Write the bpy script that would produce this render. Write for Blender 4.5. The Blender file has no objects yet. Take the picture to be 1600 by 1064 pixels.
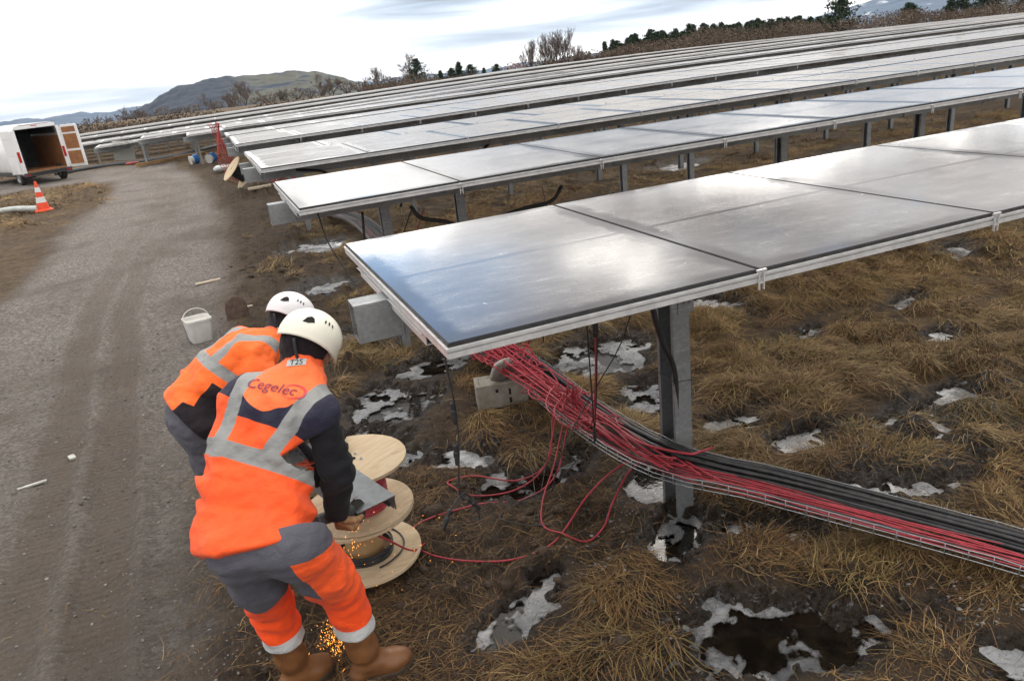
import bpy, math, random
import numpy as np
from mathutils import Vector, Matrix
from mathutils.bvhtree import BVHTree

rng = np.random.default_rng(7)
random.seed(7)
scene = bpy.context.scene
COL = scene.collection

# ------------------------------------------------------------------ camera
YAW, PITCH, ROLL, FPX, HC = .3512, .358, -.112, 1168.1, 2.5525
def cam_axes():
    cy, sy = math.cos(YAW), math.sin(YAW)
    f = np.array([sy*math.cos(PITCH), cy*math.cos(PITCH), -math.sin(PITCH)])
    r = np.array([cy, -sy, 0.]); u = np.cross(r, f)
    c, s = math.cos(ROLL), math.sin(ROLL)
    return c*r+s*u, -s*r+c*u, f
CR, CU, CF = cam_axes()
cam = bpy.data.cameras.new('camera'); cam.lens = FPX/1600*36; cam.sensor_width = 36
cam.clip_start = .05; cam.clip_end = 20000
camo = bpy.data.objects.new('camera', cam); COL.objects.link(camo)
M = Matrix.Identity(4)
for i in range(3):
    M[i][0], M[i][1], M[i][2] = CR[i], CU[i], -CF[i]
M[2][3] = HC
camo.matrix_world = M
scene.camera = camo

# ------------------------------------------------------------------ exposure, sky, sun
scene.view_settings.view_transform = 'Standard'
scene.view_settings.look = 'None'
scene.view_settings.exposure = 0.78
scene.view_settings.gamma = 1.0
SUN_AZ, SUN_EL = math.radians(38), math.radians(36)      # azimuth from +y towards +x

class NT:
    """tiny helper for node trees"""
    def __init__(s, nt): s.nt = nt; nt.nodes.clear()
    def n(s, t, **kw):
        nd = s.nt.nodes.new(t)
        for k, v in kw.items():
            if k.startswith('i_'):
                nd.inputs[k[2:].replace('_', ' ')].default_value = v
            else: setattr(nd, k, v)
        return nd
    def l(s, a, b): s.nt.links.new(a, b)
    def val(s, x, sock):
        if hasattr(x, 'is_linked') or isinstance(x, bpy.types.NodeSocket): s.l(x, sock)
        else: sock.default_value = x
    def math(s, op, a, b=0., c=None, clamp=False):
        nd = s.n('ShaderNodeMath', operation=op, use_clamp=clamp)
        s.val(a, nd.inputs[0]); s.val(b, nd.inputs[1])
        if c is not None: s.val(c, nd.inputs[2])
        return nd.outputs[0]
    def mix(s, f, a, b):
        nd = s.n('ShaderNodeMix', data_type='RGBA')
        s.val(f, nd.inputs[0])
        for x, sk in ((a, nd.inputs[6]), (b, nd.inputs[7])):
            if isinstance(x, (tuple, list)): x = (*x[:3], 1)
            s.val(x, sk)
        return nd.outputs[2]
    def mixf(s, f, a, b):
        nd = s.n('ShaderNodeMix', data_type='FLOAT')
        s.val(f, nd.inputs[0]); s.val(a, nd.inputs[2]); s.val(b, nd.inputs[3])
        return nd.outputs[0]
    def step(s, x, lo, hi, a=0., b=1.):
        nd = s.n('ShaderNodeMapRange', interpolation_type='SMOOTHSTEP')
        s.val(x, nd.inputs[0])
        for i, v in zip((1, 2, 3, 4), (lo, hi, a, b)): s.val(v, nd.inputs[i])
        return nd.outputs[0]
    def noise(s, vec, scale, detail=4, rough=.55, dist=0., dim='3D'):
        nd = s.n('ShaderNodeTexNoise', noise_dimensions=dim)
        if vec is not None: s.l(vec, nd.inputs['Vector'])
        nd.inputs['Scale'].default_value = scale; nd.inputs['Detail'].default_value = detail
        nd.inputs['Roughness'].default_value = rough; nd.inputs['Distortion'].default_value = dist
        return nd.outputs['Fac']
    def mapping(s, vec, scale=(1, 1, 1), loc=(0, 0, 0), rot=(0, 0, 0)):
        nd = s.n('ShaderNodeMapping'); s.l(vec, nd.inputs[0])
        nd.inputs['Scale'].default_value = scale; nd.inputs['Location'].default_value = loc
        nd.inputs['Rotation'].default_value = rot
        return nd.outputs[0]
    def attr(s, name):
        return s.n('ShaderNodeAttribute', attribute_name=name).outputs['Fac']

def build_world():
    w = bpy.data.worlds.new('World'); scene.world = w; w.use_nodes = True
    t = NT(w.node_tree)
    out = t.n('ShaderNodeOutputWorld')
    sky = t.n('ShaderNodeTexSky', sky_type='NISHITA', sun_disc=False)
    sky.sun_elevation = SUN_EL; sky.sun_rotation = SUN_AZ
    sky.air_density = 1.0; sky.dust_density = .4; sky.ozone_density = 2.0
    bg1 = t.n('ShaderNodeBackground', i_Strength=.15); t.l(sky.outputs[0], bg1.inputs[0])
    d = t.n('ShaderNodeTexCoord').outputs['Generated']
    sep = t.n('ShaderNodeSeparateXYZ'); t.l(d, sep.inputs[0])
    X, Y, Z = sep.outputs
    az = t.math('DEGREES', t.math('ARCTAN2', X, Y)); el = t.math('DEGREES', t.math('ARCSINE', Z))
    # cloud deck seen in perspective: direction divided by height
    zc = t.math('ADD', t.math('MAXIMUM', Z, 0.), .09)
    com = t.n('ShaderNodeCombineXYZ'); t.l(t.math('DIVIDE', X, zc), com.inputs[0]); t.l(t.math('DIVIDE', Y, zc), com.inputs[1])
    deck = com.outputs[0]
    n1 = t.noise(t.mapping(deck, (.55, .55, 1), (3.1, 1.7, 0)), 1., 6, .55, .4)
    n2 = t.noise(t.mapping(deck, (1.1, 1.5, 1), (7.3, 2.2, 0)), 1., 5, .6, .3)
    # long flat streaks near the horizon
    com2 = t.n('ShaderNodeCombineXYZ'); t.l(t.math('MULTIPLY', az, .045), com2.inputs[0])
    t.l(t.math('ADD', t.math('MULTIPLY', el, .62), t.math('MULTIPLY', az, .008)), com2.inputs[1])
    n3 = t.noise(com2.outputs[0], 1.25, 5, .55, .5)
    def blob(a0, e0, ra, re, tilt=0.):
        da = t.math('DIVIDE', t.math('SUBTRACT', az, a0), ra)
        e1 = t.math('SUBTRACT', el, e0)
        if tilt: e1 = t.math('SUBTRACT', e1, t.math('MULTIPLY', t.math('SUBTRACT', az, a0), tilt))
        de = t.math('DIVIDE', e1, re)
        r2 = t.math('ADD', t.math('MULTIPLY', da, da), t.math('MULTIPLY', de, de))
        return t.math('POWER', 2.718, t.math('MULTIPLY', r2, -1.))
    def add(*a):
        r = a[0]
        for b in a[1:]: r = t.math('ADD', r, b)
        return r
    def mul(a, k): return t.math('MULTIPLY', a, k)
    # brightness of the cloud layer
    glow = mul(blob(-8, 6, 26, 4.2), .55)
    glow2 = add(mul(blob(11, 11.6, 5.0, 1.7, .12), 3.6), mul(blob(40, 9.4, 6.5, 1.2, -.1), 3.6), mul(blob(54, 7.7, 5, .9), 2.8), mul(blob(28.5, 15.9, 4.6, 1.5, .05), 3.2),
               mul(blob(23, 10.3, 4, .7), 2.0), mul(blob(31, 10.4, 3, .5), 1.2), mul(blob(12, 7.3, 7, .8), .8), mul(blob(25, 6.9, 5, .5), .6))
    shp_ = t.step(t.noise(t.mapping(deck, (2.1, 2.6, 1), (1.3, 8.2, 0)), 1., 6, .6, .5), .42, .58, .08, 1.25)
    dark = add(mul(blob(-9, .3, 16, 1.2), .42), mul(blob(18, 4.2, 9, .9, .03), .45), mul(blob(40, 2.6, 22, 1.2), .25), mul(blob(28, 1.7, 16, .6, .02), .28), mul(blob(34, 6.2, 26, 2.8), .55), mul(blob(36, 12.8, 8, 1.6), .35), mul(blob(50, 10.4, 6, 1.2), .3))
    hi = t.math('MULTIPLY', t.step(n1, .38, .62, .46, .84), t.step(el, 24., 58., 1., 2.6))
    lo = t.step(n3, .30, .68, .76, 1.15)
    lowmask = t.step(el, 3., 9., 1., 0.)
    bright = t.mixf(lowmask, hi, lo)
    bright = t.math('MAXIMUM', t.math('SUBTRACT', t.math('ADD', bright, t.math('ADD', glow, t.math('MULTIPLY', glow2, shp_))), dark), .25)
    warm = t.step(bright, .8, 1.7)
    ccol = t.mix(t.step(bright, .45, 1.05), t.mix(t.step(el, 4., 10.), (.70, .83, 1.0), (1., .95, .925)), (1., .985, .97))
    ccol = t.mix(warm, ccol, (1., .95, .88))
        # blue gaps
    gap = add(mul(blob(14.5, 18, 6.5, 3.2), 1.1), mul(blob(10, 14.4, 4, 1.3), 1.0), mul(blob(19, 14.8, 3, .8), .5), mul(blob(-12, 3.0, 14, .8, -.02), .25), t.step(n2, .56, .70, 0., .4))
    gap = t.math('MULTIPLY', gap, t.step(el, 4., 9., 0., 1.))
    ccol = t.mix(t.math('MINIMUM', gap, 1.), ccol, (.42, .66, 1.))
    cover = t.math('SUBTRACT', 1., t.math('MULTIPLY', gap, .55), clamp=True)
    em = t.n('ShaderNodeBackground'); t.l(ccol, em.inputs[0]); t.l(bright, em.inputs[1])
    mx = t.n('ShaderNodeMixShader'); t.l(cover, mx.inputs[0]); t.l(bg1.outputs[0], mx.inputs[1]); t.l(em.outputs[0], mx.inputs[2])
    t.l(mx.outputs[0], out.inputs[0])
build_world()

sun = bpy.data.lights.new('sun', 'SUN'); sun.energy = .55; sun.angle = math.radians(22); sun.color = (1, .93, .84)
suno = bpy.data.objects.new('sun', sun); COL.objects.link(suno)
sd = Vector((math.sin(SUN_AZ)*math.cos(SUN_EL), math.cos(SUN_AZ)*math.cos(SUN_EL), math.sin(SUN_EL)))
suno.rotation_euler = (-sd).to_track_quat('-Z', 'Y').to_euler(); suno.location = (30, 30, 40)

# ------------------------------------------------------------------ helpers
def ray(px, py):
    return CF + CR*(px-800)/FPX - CU*(py-532)/FPX
def gz(px, py, z=0.):
    d = ray(px, py); p = d*((z-HC)/d[2]); p[2] += HC; return p
def aty(px, py, y):
    d = ray(px, py); p = d*(y/d[1]); p[2] += HC; return p
def bearing(px, r, z=0., py=100):
    d = ray(px, py); d = d[:2]/np.hypot(d[0], d[1]); return np.array([d[0]*r, d[1]*r, z])
def proj(P):
    P = np.atleast_2d(np.asarray(P, float))-np.array([0, 0, HC])
    w = P@CF
    return np.stack([800+FPX*(P@CR)/w, 532-FPX*(P@CU)/w, w], -1)
def unit(v): v = np.asarray(v, float); return v/np.linalg.norm(v)

def tag(o, label=None, cat=None, group=None, kind=None):
    if label: o['label'] = label
    if cat: o['category'] = cat
    if group: o['group'] = group
    if kind: o['kind'] = kind
    return o
def empty(name, loc, label, cat, group=None, rz=0.):
    o = bpy.data.objects.new(name, None); COL.objects.link(o)
    o.location = loc; o.rotation_euler = (0, 0, rz); o.empty_display_size = .1
    return tag(o, label, cat, group)
def mesh_from(name, V, F, smooth=False):
    """V (n,3); F list/array of faces (all same length for arrays)"""
    me = bpy.data.meshes.new(name)
    V = np.asarray(V, np.float32)
    if isinstance(F, np.ndarray):
        k = F.shape[1]; nf = len(F)
        me.vertices.add(len(V)); me.vertices.foreach_set('co', V.ravel())
        me.loops.add(nf*k); me.loops.foreach_set('vertex_index', F.astype(np.int32).ravel())
        me.polygons.add(nf); me.polygons.foreach_set('loop_start', np.arange(0, nf*k, k, dtype=np.int32))
        me.update(calc_edges=True); me.validate()
    else:
        me.from_pydata([tuple(map(float, v)) for v in V], [], [tuple(int(i) for i in f) for f in F]); me.update()
    if smooth: me.polygons.foreach_set('use_smooth', np.ones(len(me.polygons), bool))
    return me
def link(name, me, mats=None, parent=None):
    o = bpy.data.objects.new(name, me); COL.objects.link(o)
    if mats is not None and not me.materials:
        for m in (mats if isinstance(mats, (list, tuple)) else [mats]): me.materials.append(m)
    if parent is not None: o.parent = parent
    return o
def set_attr(me, name, arr):
    a = me.attributes.new(name, 'FLOAT', 'POINT'); a.data.foreach_set('value', np.asarray(arr, np.float32))

def rotz(a): c, s = math.cos(a), math.sin(a); return np.array([[c, -s, 0], [s, c, 0], [0, 0, 1.]])
def frame_from(z, x=None):
    z = unit(z)
    if x is None: x = np.array([1, 0, 0]) if abs(z[0]) < .9 else np.array([0, 1, 0])
    x = np.asarray(x, float); x = unit(x-z*(x@z)); y = np.cross(z, x)
    return np.stack([x, y, z], 1)

class MB:
    """collects shapes into one mesh"""
    def __init__(s): s.V = []; s.F = []; s.M = []; s.n = 0
    def add(s, V, F, mi=0):
        s.V.append(np.asarray(V, float)); s.F += [tuple(int(i)+s.n for i in f) for f in F]
        s.M += [mi]*len(F); s.n += len(V); return s
    def box(s, c, size, R=None, mi=0, taper=1.):
        h = np.asarray(size, float)/2
        v = np.array([[x, y, z] for z in (-1, 1) for y in (-1, 1) for x in (-1, 1)], float)*h
        v[4:, :2] *= taper
        if R is not None: v = v@np.asarray(R).T
        return s.add(v+np.asarray(c, float), [(0, 2, 3, 1), (4, 5, 7, 6), (0, 1, 5, 4), (2, 6, 7, 3), (0, 4, 6, 2), (1, 3, 7, 5)], mi)
    def box2(s, lo, hi, mi=0):
        lo, hi = np.asarray(lo, float), np.asarray(hi, float); return s.box((lo+hi)/2, hi-lo, None, mi)
    def tube(s, P, r, n=8, mi=0, cap=True, closed=False):
        P = np.asarray(P, float); m = len(P)
        r = np.broadcast_to(np.asarray(r, float), (m,))
        T = np.gradient(P, axis=0) if not closed else np.roll(P, -1, 0)-np.roll(P, 1, 0)
        T /= np.linalg.norm(T, axis=1, keepdims=True)+1e-12
        a = np.cross(T[0], [0, 0, 1.]);
        if np.linalg.norm(a) < 1e-3: a = np.array([1., 0, 0])
        a = unit(a); ang = np.arange(n)*2*math.pi/n; V = []
        for i in range(m):
            a = unit(a-T[i]*(a@T[i])); b = np.cross(T[i], a)
            V.append(P[i]+r[i]*(np.cos(ang)[:, None]*a+np.sin(ang)[:, None]*b))
        F = []
        for i in range(m if closed else m-1):
            j = (i+1) % m
            for k in range(n):
                k2 = (k+1) % n; F.append((i*n+k, i*n+k2, j*n+k2, j*n+k))
        if cap and not closed: F += [tuple(range(n-1, -1, -1)), tuple((m-1)*n+k for k in range(n))]
        return s.add(np.concatenate(V), F, mi)
    def lathe(s, prof, n=24, c=(0, 0, 0), R=None, mi=0, cap=False):
        """prof: list of (r,z)"""
        ang = np.arange(n)*2*math.pi/n; V = []
        for r, z in prof: V.append(np.stack([r*np.cos(ang), r*np.sin(ang), np.full(n, z)], 1))
        V = np.concatenate(V)
        if R is not None: V = V@np.asarray(R).T
        F = []
        for i in range(len(prof)-1):
            for k in range(n):
                k2 = (k+1) % n; F.append((i*n+k, i*n+k2, (i+1)*n+k2, (i+1)*n+k))
        if cap: F += [tuple(range(n-1, -1, -1)), tuple((len(prof)-1)*n+k for k in range(n))]
        return s.add(V+np.asarray(c, float), F, mi)
    def prism(s, poly, axis_h, R=None, c=(0, 0, 0), mi=0):
        """extrude a 2D polygon (x,y) over z from axis_h[0] to axis_h[1]"""
        n = len(poly); P = np.asarray(poly, float)
        V = np.concatenate([np.c_[P, np.full(n, axis_h[0])], np.c_[P, np.full(n, axis_h[1])]])
        if R is not None: V = V@np.asarray(R).T
        F = [tuple(range(n-1, -1, -1)), tuple(range(n, 2*n))]+[(i, (i+1) % n, n+(i+1) % n, n+i) for i in range(n)]
        return s.add(V+np.asarray(c, float), F, mi)
    def build(s, name, mats, parent=None, smooth=False, bevel=0., local=False):
        V = np.concatenate(s.V)
        if parent is not None and not local:
            V = V-np.array(parent.location)
        me = mesh_from(name, V, s.F, smooth)
        if any(s.M): me.polygons.foreach_set('material_index', np.array(s.M, np.int32))
        o = link(name, me, mats, parent)
        if smooth and smooth != 'all':
            try: me.set_sharp_from_angle(angle=math.radians(40))
            except Exception: pass
        if bevel:
            b = o.modifiers.new('bevel', 'BEVEL'); b.width = bevel; b.segments = 2; b.limit_method = 'ANGLE'
        return o

def smooth_path(P, n=8, closed=False):
    """Catmull-Rom through the points"""
    P = np.asarray(P, float); m = len(P)
    Q = np.concatenate([[2*P[0]-P[1]], P, [2*P[-1]-P[-2]]]) if not closed else np.concatenate([[P[-1]], P, P[:2]])
    out = []
    for i in range(m-1 if not closed else m):
        p0, p1, p2, p3 = Q[i:i+4]
        t = (np.arange(n)/n)[:, None]
        out.append(.5*((2*p1)+(-p0+p2)*t+(2*p0-5*p1+4*p2-p3)*t**2+(-p0+3*p1-3*p2+p3)*t**3))
    if not closed: out.append(P[-1:])
    return np.concatenate(out)

# gradient noise -----------------------------------------------------------
_perm = np.random.default_rng(3).permutation(256); _perm = np.concatenate([_perm, _perm, _perm])
_g2 = np.stack([np.cos(np.arange(256)*2.399), np.sin(np.arange(256)*2.399)], 1)
_g3 = np.random.default_rng(4).normal(size=(256, 3)); _g3 /= np.linalg.norm(_g3, axis=1, keepdims=True)
def noise2(x, y):
    xi = np.floor(x).astype(int); yi = np.floor(y).astype(int); xf = x-xi; yf = y-yi
    u = xf*xf*xf*(xf*(xf*6-15)+10); v = yf*yf*yf*(yf*(yf*6-15)+10)
    def g(ix, iy, dx, dy):
        h = _perm[(_perm[ix & 255]+iy) & 255]; gg = _g2[h]; return gg[..., 0]*dx+gg[..., 1]*dy
    a = g(xi, yi, xf, yf); b = g(xi+1, yi, xf-1, yf); c = g(xi, yi+1, xf, yf-1); d = g(xi+1, yi+1, xf-1, yf-1)
    return 1.5*((a+(b-a)*u)+((c+(d-c)*u)-(a+(b-a)*u))*v)
def fbm2(x, y, oct=4, lac=2.1, gain=.5):
    s = 0; a = 1.; t = 0
    for i in range(oct):
        s = s+a*noise2(x+13.7*i, y-7.3*i); t += a; a *= gain; x = x*lac; y = y*lac
    return s/t*1.4
def noise3(P):
    i = np.floor(P).astype(int); f = P-i; w = f*f*f*(f*(f*6-15)+10); out = 0
    for dx in (0, 1):
        for dy in (0, 1):
            for dz in (0, 1):
                h = _perm[(_perm[(_perm[(i[..., 0]+dx) & 255]+i[..., 1]+dy) & 255]+i[..., 2]+dz) & 255]
                gg = _g3[h]; dd = gg[..., 0]*(f[..., 0]-dx)+gg[..., 1]*(f[..., 1]-dy)+gg[..., 2]*(f[..., 2]-dz)
                wt = (w[..., 0] if dx else 1-w[..., 0])*(w[..., 1] if dy else 1-w[..., 1])*(w[..., 2] if dz else 1-w[..., 2])
                out = out+dd*wt
    return out*1.6
def sstep(x, a, b):
    t = np.clip((x-a)/(b-a), 0, 1); return t*t*(3-2*t)

# ------------------------------------------------------------------ materials
def new_mat(name):
    m = bpy.data.materials.new(name); m.use_nodes = True
    t = NT(m.node_tree); out = t.n('ShaderNodeOutputMaterial'); b = t.n('ShaderNodeBsdfPrincipled')
    t.l(b.outputs[0], out.inputs[0]); return m, t, b, out
def bump(t, b, h, strength=.4, dist=.01):
    n = t.n('ShaderNodeBump', i_Strength=strength, i_Distance=dist); t.l(h, n.inputs['Height']); t.l(n.outputs[0], b.inputs['Normal']); return n
def simple(name, c1, c2=None, scale=8., rough=.6, metal=0., bs=0., bscale=60., spec=.5, coord='Object', rvar=.1, detail=5):
    """two-tone procedural material with noise in colour, roughness and relief"""
    m, t, b, out = new_mat(name)
    vec = t.n('ShaderNodeTexCoord').outputs[coord]
    c2 = c2 or tuple(x*.8 for x in c1)
    n = t.noise(vec, scale, detail, .6)
    t.l(t.mix(t.step(n, .35, .65), c1, c2), b.inputs['Base Color'])
    n2 = t.noise(vec, scale*3.1, 3)
    t.l(t.step(n2, .3, .7, max(.02, rough-rvar), min(1, rough+rvar)), b.inputs['Roughness'])
    b.inputs['Metallic'].default_value = metal
    b.inputs['Specular IOR Level'].default_value = spec
    if bs: bump(t, b, t.noise(vec, bscale, 4), bs, .004)
    return m
# ================================================================== GROUND
def roadR(y): return np.interp(y, [1, 3.2, 5.75, 7.1, 9.3, 12.2, 18.6, 26.5, 30.5, 33.7, 60], [-.68, -.61, -.51, -.4, -.27, -.12, -.02, -.37, -.8, -1.3, -1.3])
def roadL(y): return np.interp(y, [1, 12.4, 15, 20.4, 23.4, 26.8, 29.5, 31.2, 60], [-3.4, -3.2, -3.1, -3.3, -2.9, -2.85, -3.2, -4.6, -9])
def rutx(y): return np.interp(y, [1, 3.4, 4.7, 7.4, 10.2, 14.4, 19.7, 26, 33], [-1.0, -1.04, -1.1, -1.22, -1.4, -1.33, -.94, -1.0, -2.4])
def road_mask(x, y):
    w = .22*fbm2(x*1.3, y*.8, 3)
    a = sstep(x+w, roadL(y)-.25, roadL(y)+.3)*(1-sstep(x+w, roadR(y)-.25, roadR(y)+.35))*(1-sstep(y, 35.5, 37.5))
    b = sstep(y+w, 30.5, 31.5)*(1-sstep(y+w, 35.6, 37.0))*(1-sstep(x, -2.6, -1.6))
    return np.maximum(a, b)
# frozen puddles: x, y, half-widths, turn, share of ice, how wet
PUD = [(.90, 2.83, .26, .15, .3, .62), (1.95, 2.16, .62, .29, -.42, .16), (3.9, 3.0, 1.0, .36, .35, 1.12), (3.35, 3.45, .45, .16, -.2, .7),
       (3.45, 2.72, .24, .16, .2, .6), (7.6, 5.8, .42, .24, .5, .97), (4.3, 6.1, .42, .5, .5, .9), (1.26, 4.47, .36, .16, -.3, .7),
       (.78, 4.75, .2, .14, 0, .5), (.95, 5.7, .42, .45, .3, .42), (1.05, 9.9, .42, .4, .3, .6), (1.4, 12.6, .6, .5, 0, .7),
       (9.5, 14.1, .7, .5, .3, .9), (2.9, 5.55, .6, .5, .3, .55), (2.22, 3.52, .36, .26, .4, .45), (2.62, 1.5, .18, .22, .4, .5),
       (5.6, 8.6, .5, .3, .2, .8), (1.9, 3.0, .3, .16, .6, .35), (7.4, 9.1, .6, .25, .2, .9), (3.2, 8.9, .5, .25, .2, .8), (4.6, 4.9, .2, .12, .2, .7),
       (1.15, 3.05, .12, .07, 0, .55), (5.4, 4.2, .24, .12, .4, .8), (1.0, 7.6, .35, .25, .2, .5), (4.0, 2.35, .35, .14, .4, .5), (12, 12.4, .8, .3, .2, .9),
       (6.2, 12.2, .8, .3, .2, .85), (1.55, 4.1, .5, .3, .4, .36), (.62, 5.1, .35, .3, .2, .35), (1.5, 6.3, .5, .3, .2, .4), (2.75, 4.6, .35, .3, .3, .4), (2.5, 2.75, .4, .16, -.6, .3), (1.0, 2.35, .22, .1, .3, .35), (3.0, 3.9, .35, .2, .2, .6), (4.6, 3.4, .3, .14, .3, .75), (5.9, 5.0, .3, .12, .4, .7)]
def puddle(x, y):
    """(wetness field, ice field); positive inside"""
    w = .42*fbm2(x*3.1, y*3.1, 4)+.2*fbm2(x*11+5, y*11, 3)
    s = np.full(np.shape(x), -9.); ic = np.full(np.shape(x), -9.); wh = np.zeros(np.shape(x))
    nz = fbm2(x*4.3+9, y*4.3-4, 4)+.25*fbm2(x*17, y*17, 2)
    for (px, py, rx, ry, a, ice) in PUD:
        c, sn = math.cos(a), math.sin(a); dx, dy = x-px, y-py
        u, v = (c*dx+sn*dy)/rx, (-sn*dx+c*dy)/ry
        q = 1-np.sqrt(u*u+v*v)+w
        s = np.maximum(s, q)
        if ice < .3: k_ = np.minimum(q+.05, .46-q+.75*nz+.35*(dy/max(rx, ry)))
        else: k_ = np.minimum(q+.04, 1.25*nz+(ice-.5)*1.25+.25*np.minimum(q, .6))
        wh = np.where(k_ > ic, ice, wh); ic = np.maximum(ic, k_)
    puddle.white = wh
    return s, ic
MOUND = [(.76, 11.3, .45, .26, .13), (.86, 6.6, .3, .18, .14), (1.19, 3.12, .34, .13, .09), (1.56, 3.46, .3, .12, .07), (1.04, 6.95, .34, .2, .13),
         (.51, 10.6, .3, .2, .1), (.62, 8.2, .35, .3, .09), (.95, 13.5, .5, .4, .16), (1.3, 8.6, .3, .3, .1), (.35, 12.6, .3, .4, .08), (1.2, 20.6, 1.1, .8, .25),
         (-4.0, 25.2, .9, .9, .3), (-3.5, 27.4, .55, .8, .25), (-5.6, 27.5, 1.6, 1.2, .2), (3.9, 9.0, .5, .3, .2), (4.9, 9.2, .5, .3, .25), (6.6, 9.1, .4, .3, .2), (6.0, 8.9, .3, .2, .2), (2.4, 9.1, .4, .3, .15), (8.3, 8.9, .5, .3, .2)]
def verge(x, y):      # churned earth between the road and the first panels
    w = .25*fbm2(x*1.7+4, y*1.7, 3)
    a = sstep(x+w, roadR(y)-.05, roadR(y)+.35)*(1-sstep(x+w, roadR(y)+1.1, roadR(y)+2.1))*(1-sstep(y, 30, 34))
    b = sstep(x+w, -.3, .1)*(1-sstep(x+w, 1.5, 2.3))*(1-sstep(y, 4.2, 5.5))
    return np.maximum(a, b)
def base_height(x, y):
    r = np.hypot(x, y); near = 1-sstep(r, 25, 60)
    rd = road_mask(x, y); vg = verge(x, y)
    h = .05*fbm2(x*.55, y*.55, 3)
    h = h+(1-rd)*(.035*fbm2(x*2.1, y*2.1, 4)+.015)*near
    h = h+vg*near*(.075*np.maximum(0, fbm2(x*3.3+2, y*3.3, 4)+.1)+.035*(1-np.abs(fbm2(x*6.5, y*6.5, 3)))-.03)
    for (mx, my, rx, ry, hh) in MOUND:
        q = 1-np.hypot((x-mx)/rx, (y-my)/ry)+.35*fbm2(x*5, y*5, 3)
        h = h+hh*sstep(q, 0, .8)*(.75+.5*fbm2(x*9, y*9, 3))
    h = h+.42*np.exp(-((y-9.0-.12*np.sin(x*1.9))/.38)**2)*sstep(x, 2.3, 3.4)*(1-sstep(x, 15, 18))*(.75+.5*fbm2(x*1.1, y*1.1, 3))
    rx = rutx(y)+.03*fbm2(y*.7, x*0+3.3, 2)
    for off, dp in ((0, .022), (-.42, .012), (-2.05, .022), (.38, .008)):
        d = np.abs(x-rx-off); h = h-dp*rd*(1-sstep(d, .1, .2))*near+.014*rd*near*sstep(d, .1, .19)*(1-sstep(d, .19, .32))
    h = h+rd*near*.008*fbm2(x*7, y*7, 3)
    s, ic = puddle(x, y)
    h = np.maximum(h*(1-.6*sstep(s, -.5, 0)), -.02)
    h = h-.085*sstep(s+.22*fbm2(x*13, y*13, 3), -.02, .34)
    h = h-55*sstep(r, 105, 1100)
    return h
def axis(a, b, d, lo, hi, g=1.055, dmax=400):
    v = list(np.arange(a, b+d/2, d)); s = d
    while v[-1] < hi: s = min(s*g, dmax); v.append(v[-1]+s)
    w = []; s = d; p = a
    while p > lo: s = min(s*g, dmax); p -= s; w.append(p)
    return np.array(w[::-1]+v)
GX = axis(-2.2, 5.6, .026, -5200, 5200); GY = axis(1.5, 7.6, .026, -900, 5200)
gx, gy = np.meshgrid(GX, GY); shp = gx.shape
H = base_height(gx, gy)

# tussocks ------------------------------------------------------------------
def field_density(x, y):
    s, ic = puddle(x, y)
    d = (1-road_mask(x, y))*(1-sstep(s, -.35, -.02))
    d = d*(.42+.9*sstep(fbm2(x*.9+20, y*.9, 3), -.45, .35))
    vg = verge(x, y)
    d = d*(1-.86*vg)
    d = d*np.where((x < 2.2) & (y < 6.2), .38, 1.)*np.where((y < 4.2) & (x < np.interp(y, [0, 1.85, 2.9, 3.4, 4.4], [4.1, 2.95, 2.35, 2.05, 1.95])), .13, 1.)
    return np.clip(d, 0, 1)
def scatter(n, x0, x1, y0, y1, f):
    x = rng.uniform(x0, x1, n); y = rng.uniform(y0, y1, n); k = rng.random(n) < f(x, y)
    return np.c_[x[k], y[k]]
T1 = scatter(1350, .4, 7.4, 1.2, 7.2, field_density)
T2 = scatter(2600, .3, 19, 7.2, 18, field_density); T2b = scatter(700, 7.4, 14, 2.5, 7.2, field_density)
T3 = scatter(2400, -14, 45, 18, 46, lambda x, y: field_density(x, y)*.9)
T4 = scatter(230, -9, -3.8, 21, 31, lambda x, y: (1-road_mask(x, y))*.8)
hand = np.array([(1.37, 2.66), (1.47, 2.72), (1.3, 2.74), (3.73, 2.45), (3.85, 2.52), (3.62, 2.42), (4.27, 4.07), (4.87, 3.35), (5.08, 4.51), (1.6, 2.9), (5.34, 6.0), (.81, 2.48),
                 (2.44, 2.32), (2.56, 2.38), (2.91, 2.22), (2.8, 2.3), (3.05, 2.1), (2.3, 2.42), (2.0, 4.6), (1.9, 4.8), (.9, 2.4), (1.05, 2.42), (1.2, 2.36), (1.4, 2.3), (3.3, 2.0), (3.2, 1.85), (2.9, 1.95),
                 (1.62, 4.3), (1.4, 4.6), (1.5, 4.9), (3.6, 3.02), (4.12, 2.9), (3.95, 3.2), (3.72, 2.86), (3.4, 3.1), (4.4, 3.1), (3.55, 3.3), (2.25, 2.62), (2.62, 2.22), (2.72, 2.36)])
TUS = []
for A, lod in ((T1, 0), (hand, 0), (T2, 1), (T2b, 1), (T3, 2), (T4, 2)):
    for x, y in A:
        k = 1.35 if lod == 2 else 1.
        TUS.append((x, y, rng.uniform(.08, .22)*k, rng.uniform(.03, .12)*k, lod))
TUS = np.array(TUS)
for (x, y, r, hh, lod) in TUS:       # each tussock is a low dome in the ground sheet
    i0, i1 = np.searchsorted(GX, [x-r*1.3, x+r*1.3]); j0, j1 = np.searchsorted(GY, [y-r*1.3, y+r*1.3])
    if i1 <= i0 or j1 <= j0: continue
    q = np.hypot(gx[j0:j1, i0:i1]-x, gy[j0:j1, i0:i1]-y)/(r*1.3)
    H[j0:j1, i0:i1] = np.maximum(H[j0:j1, i0:i1], H[j0:j1, i0:i1]*.3+hh*np.clip(1-q*q, 0, 1)**1.2-.01)
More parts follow.
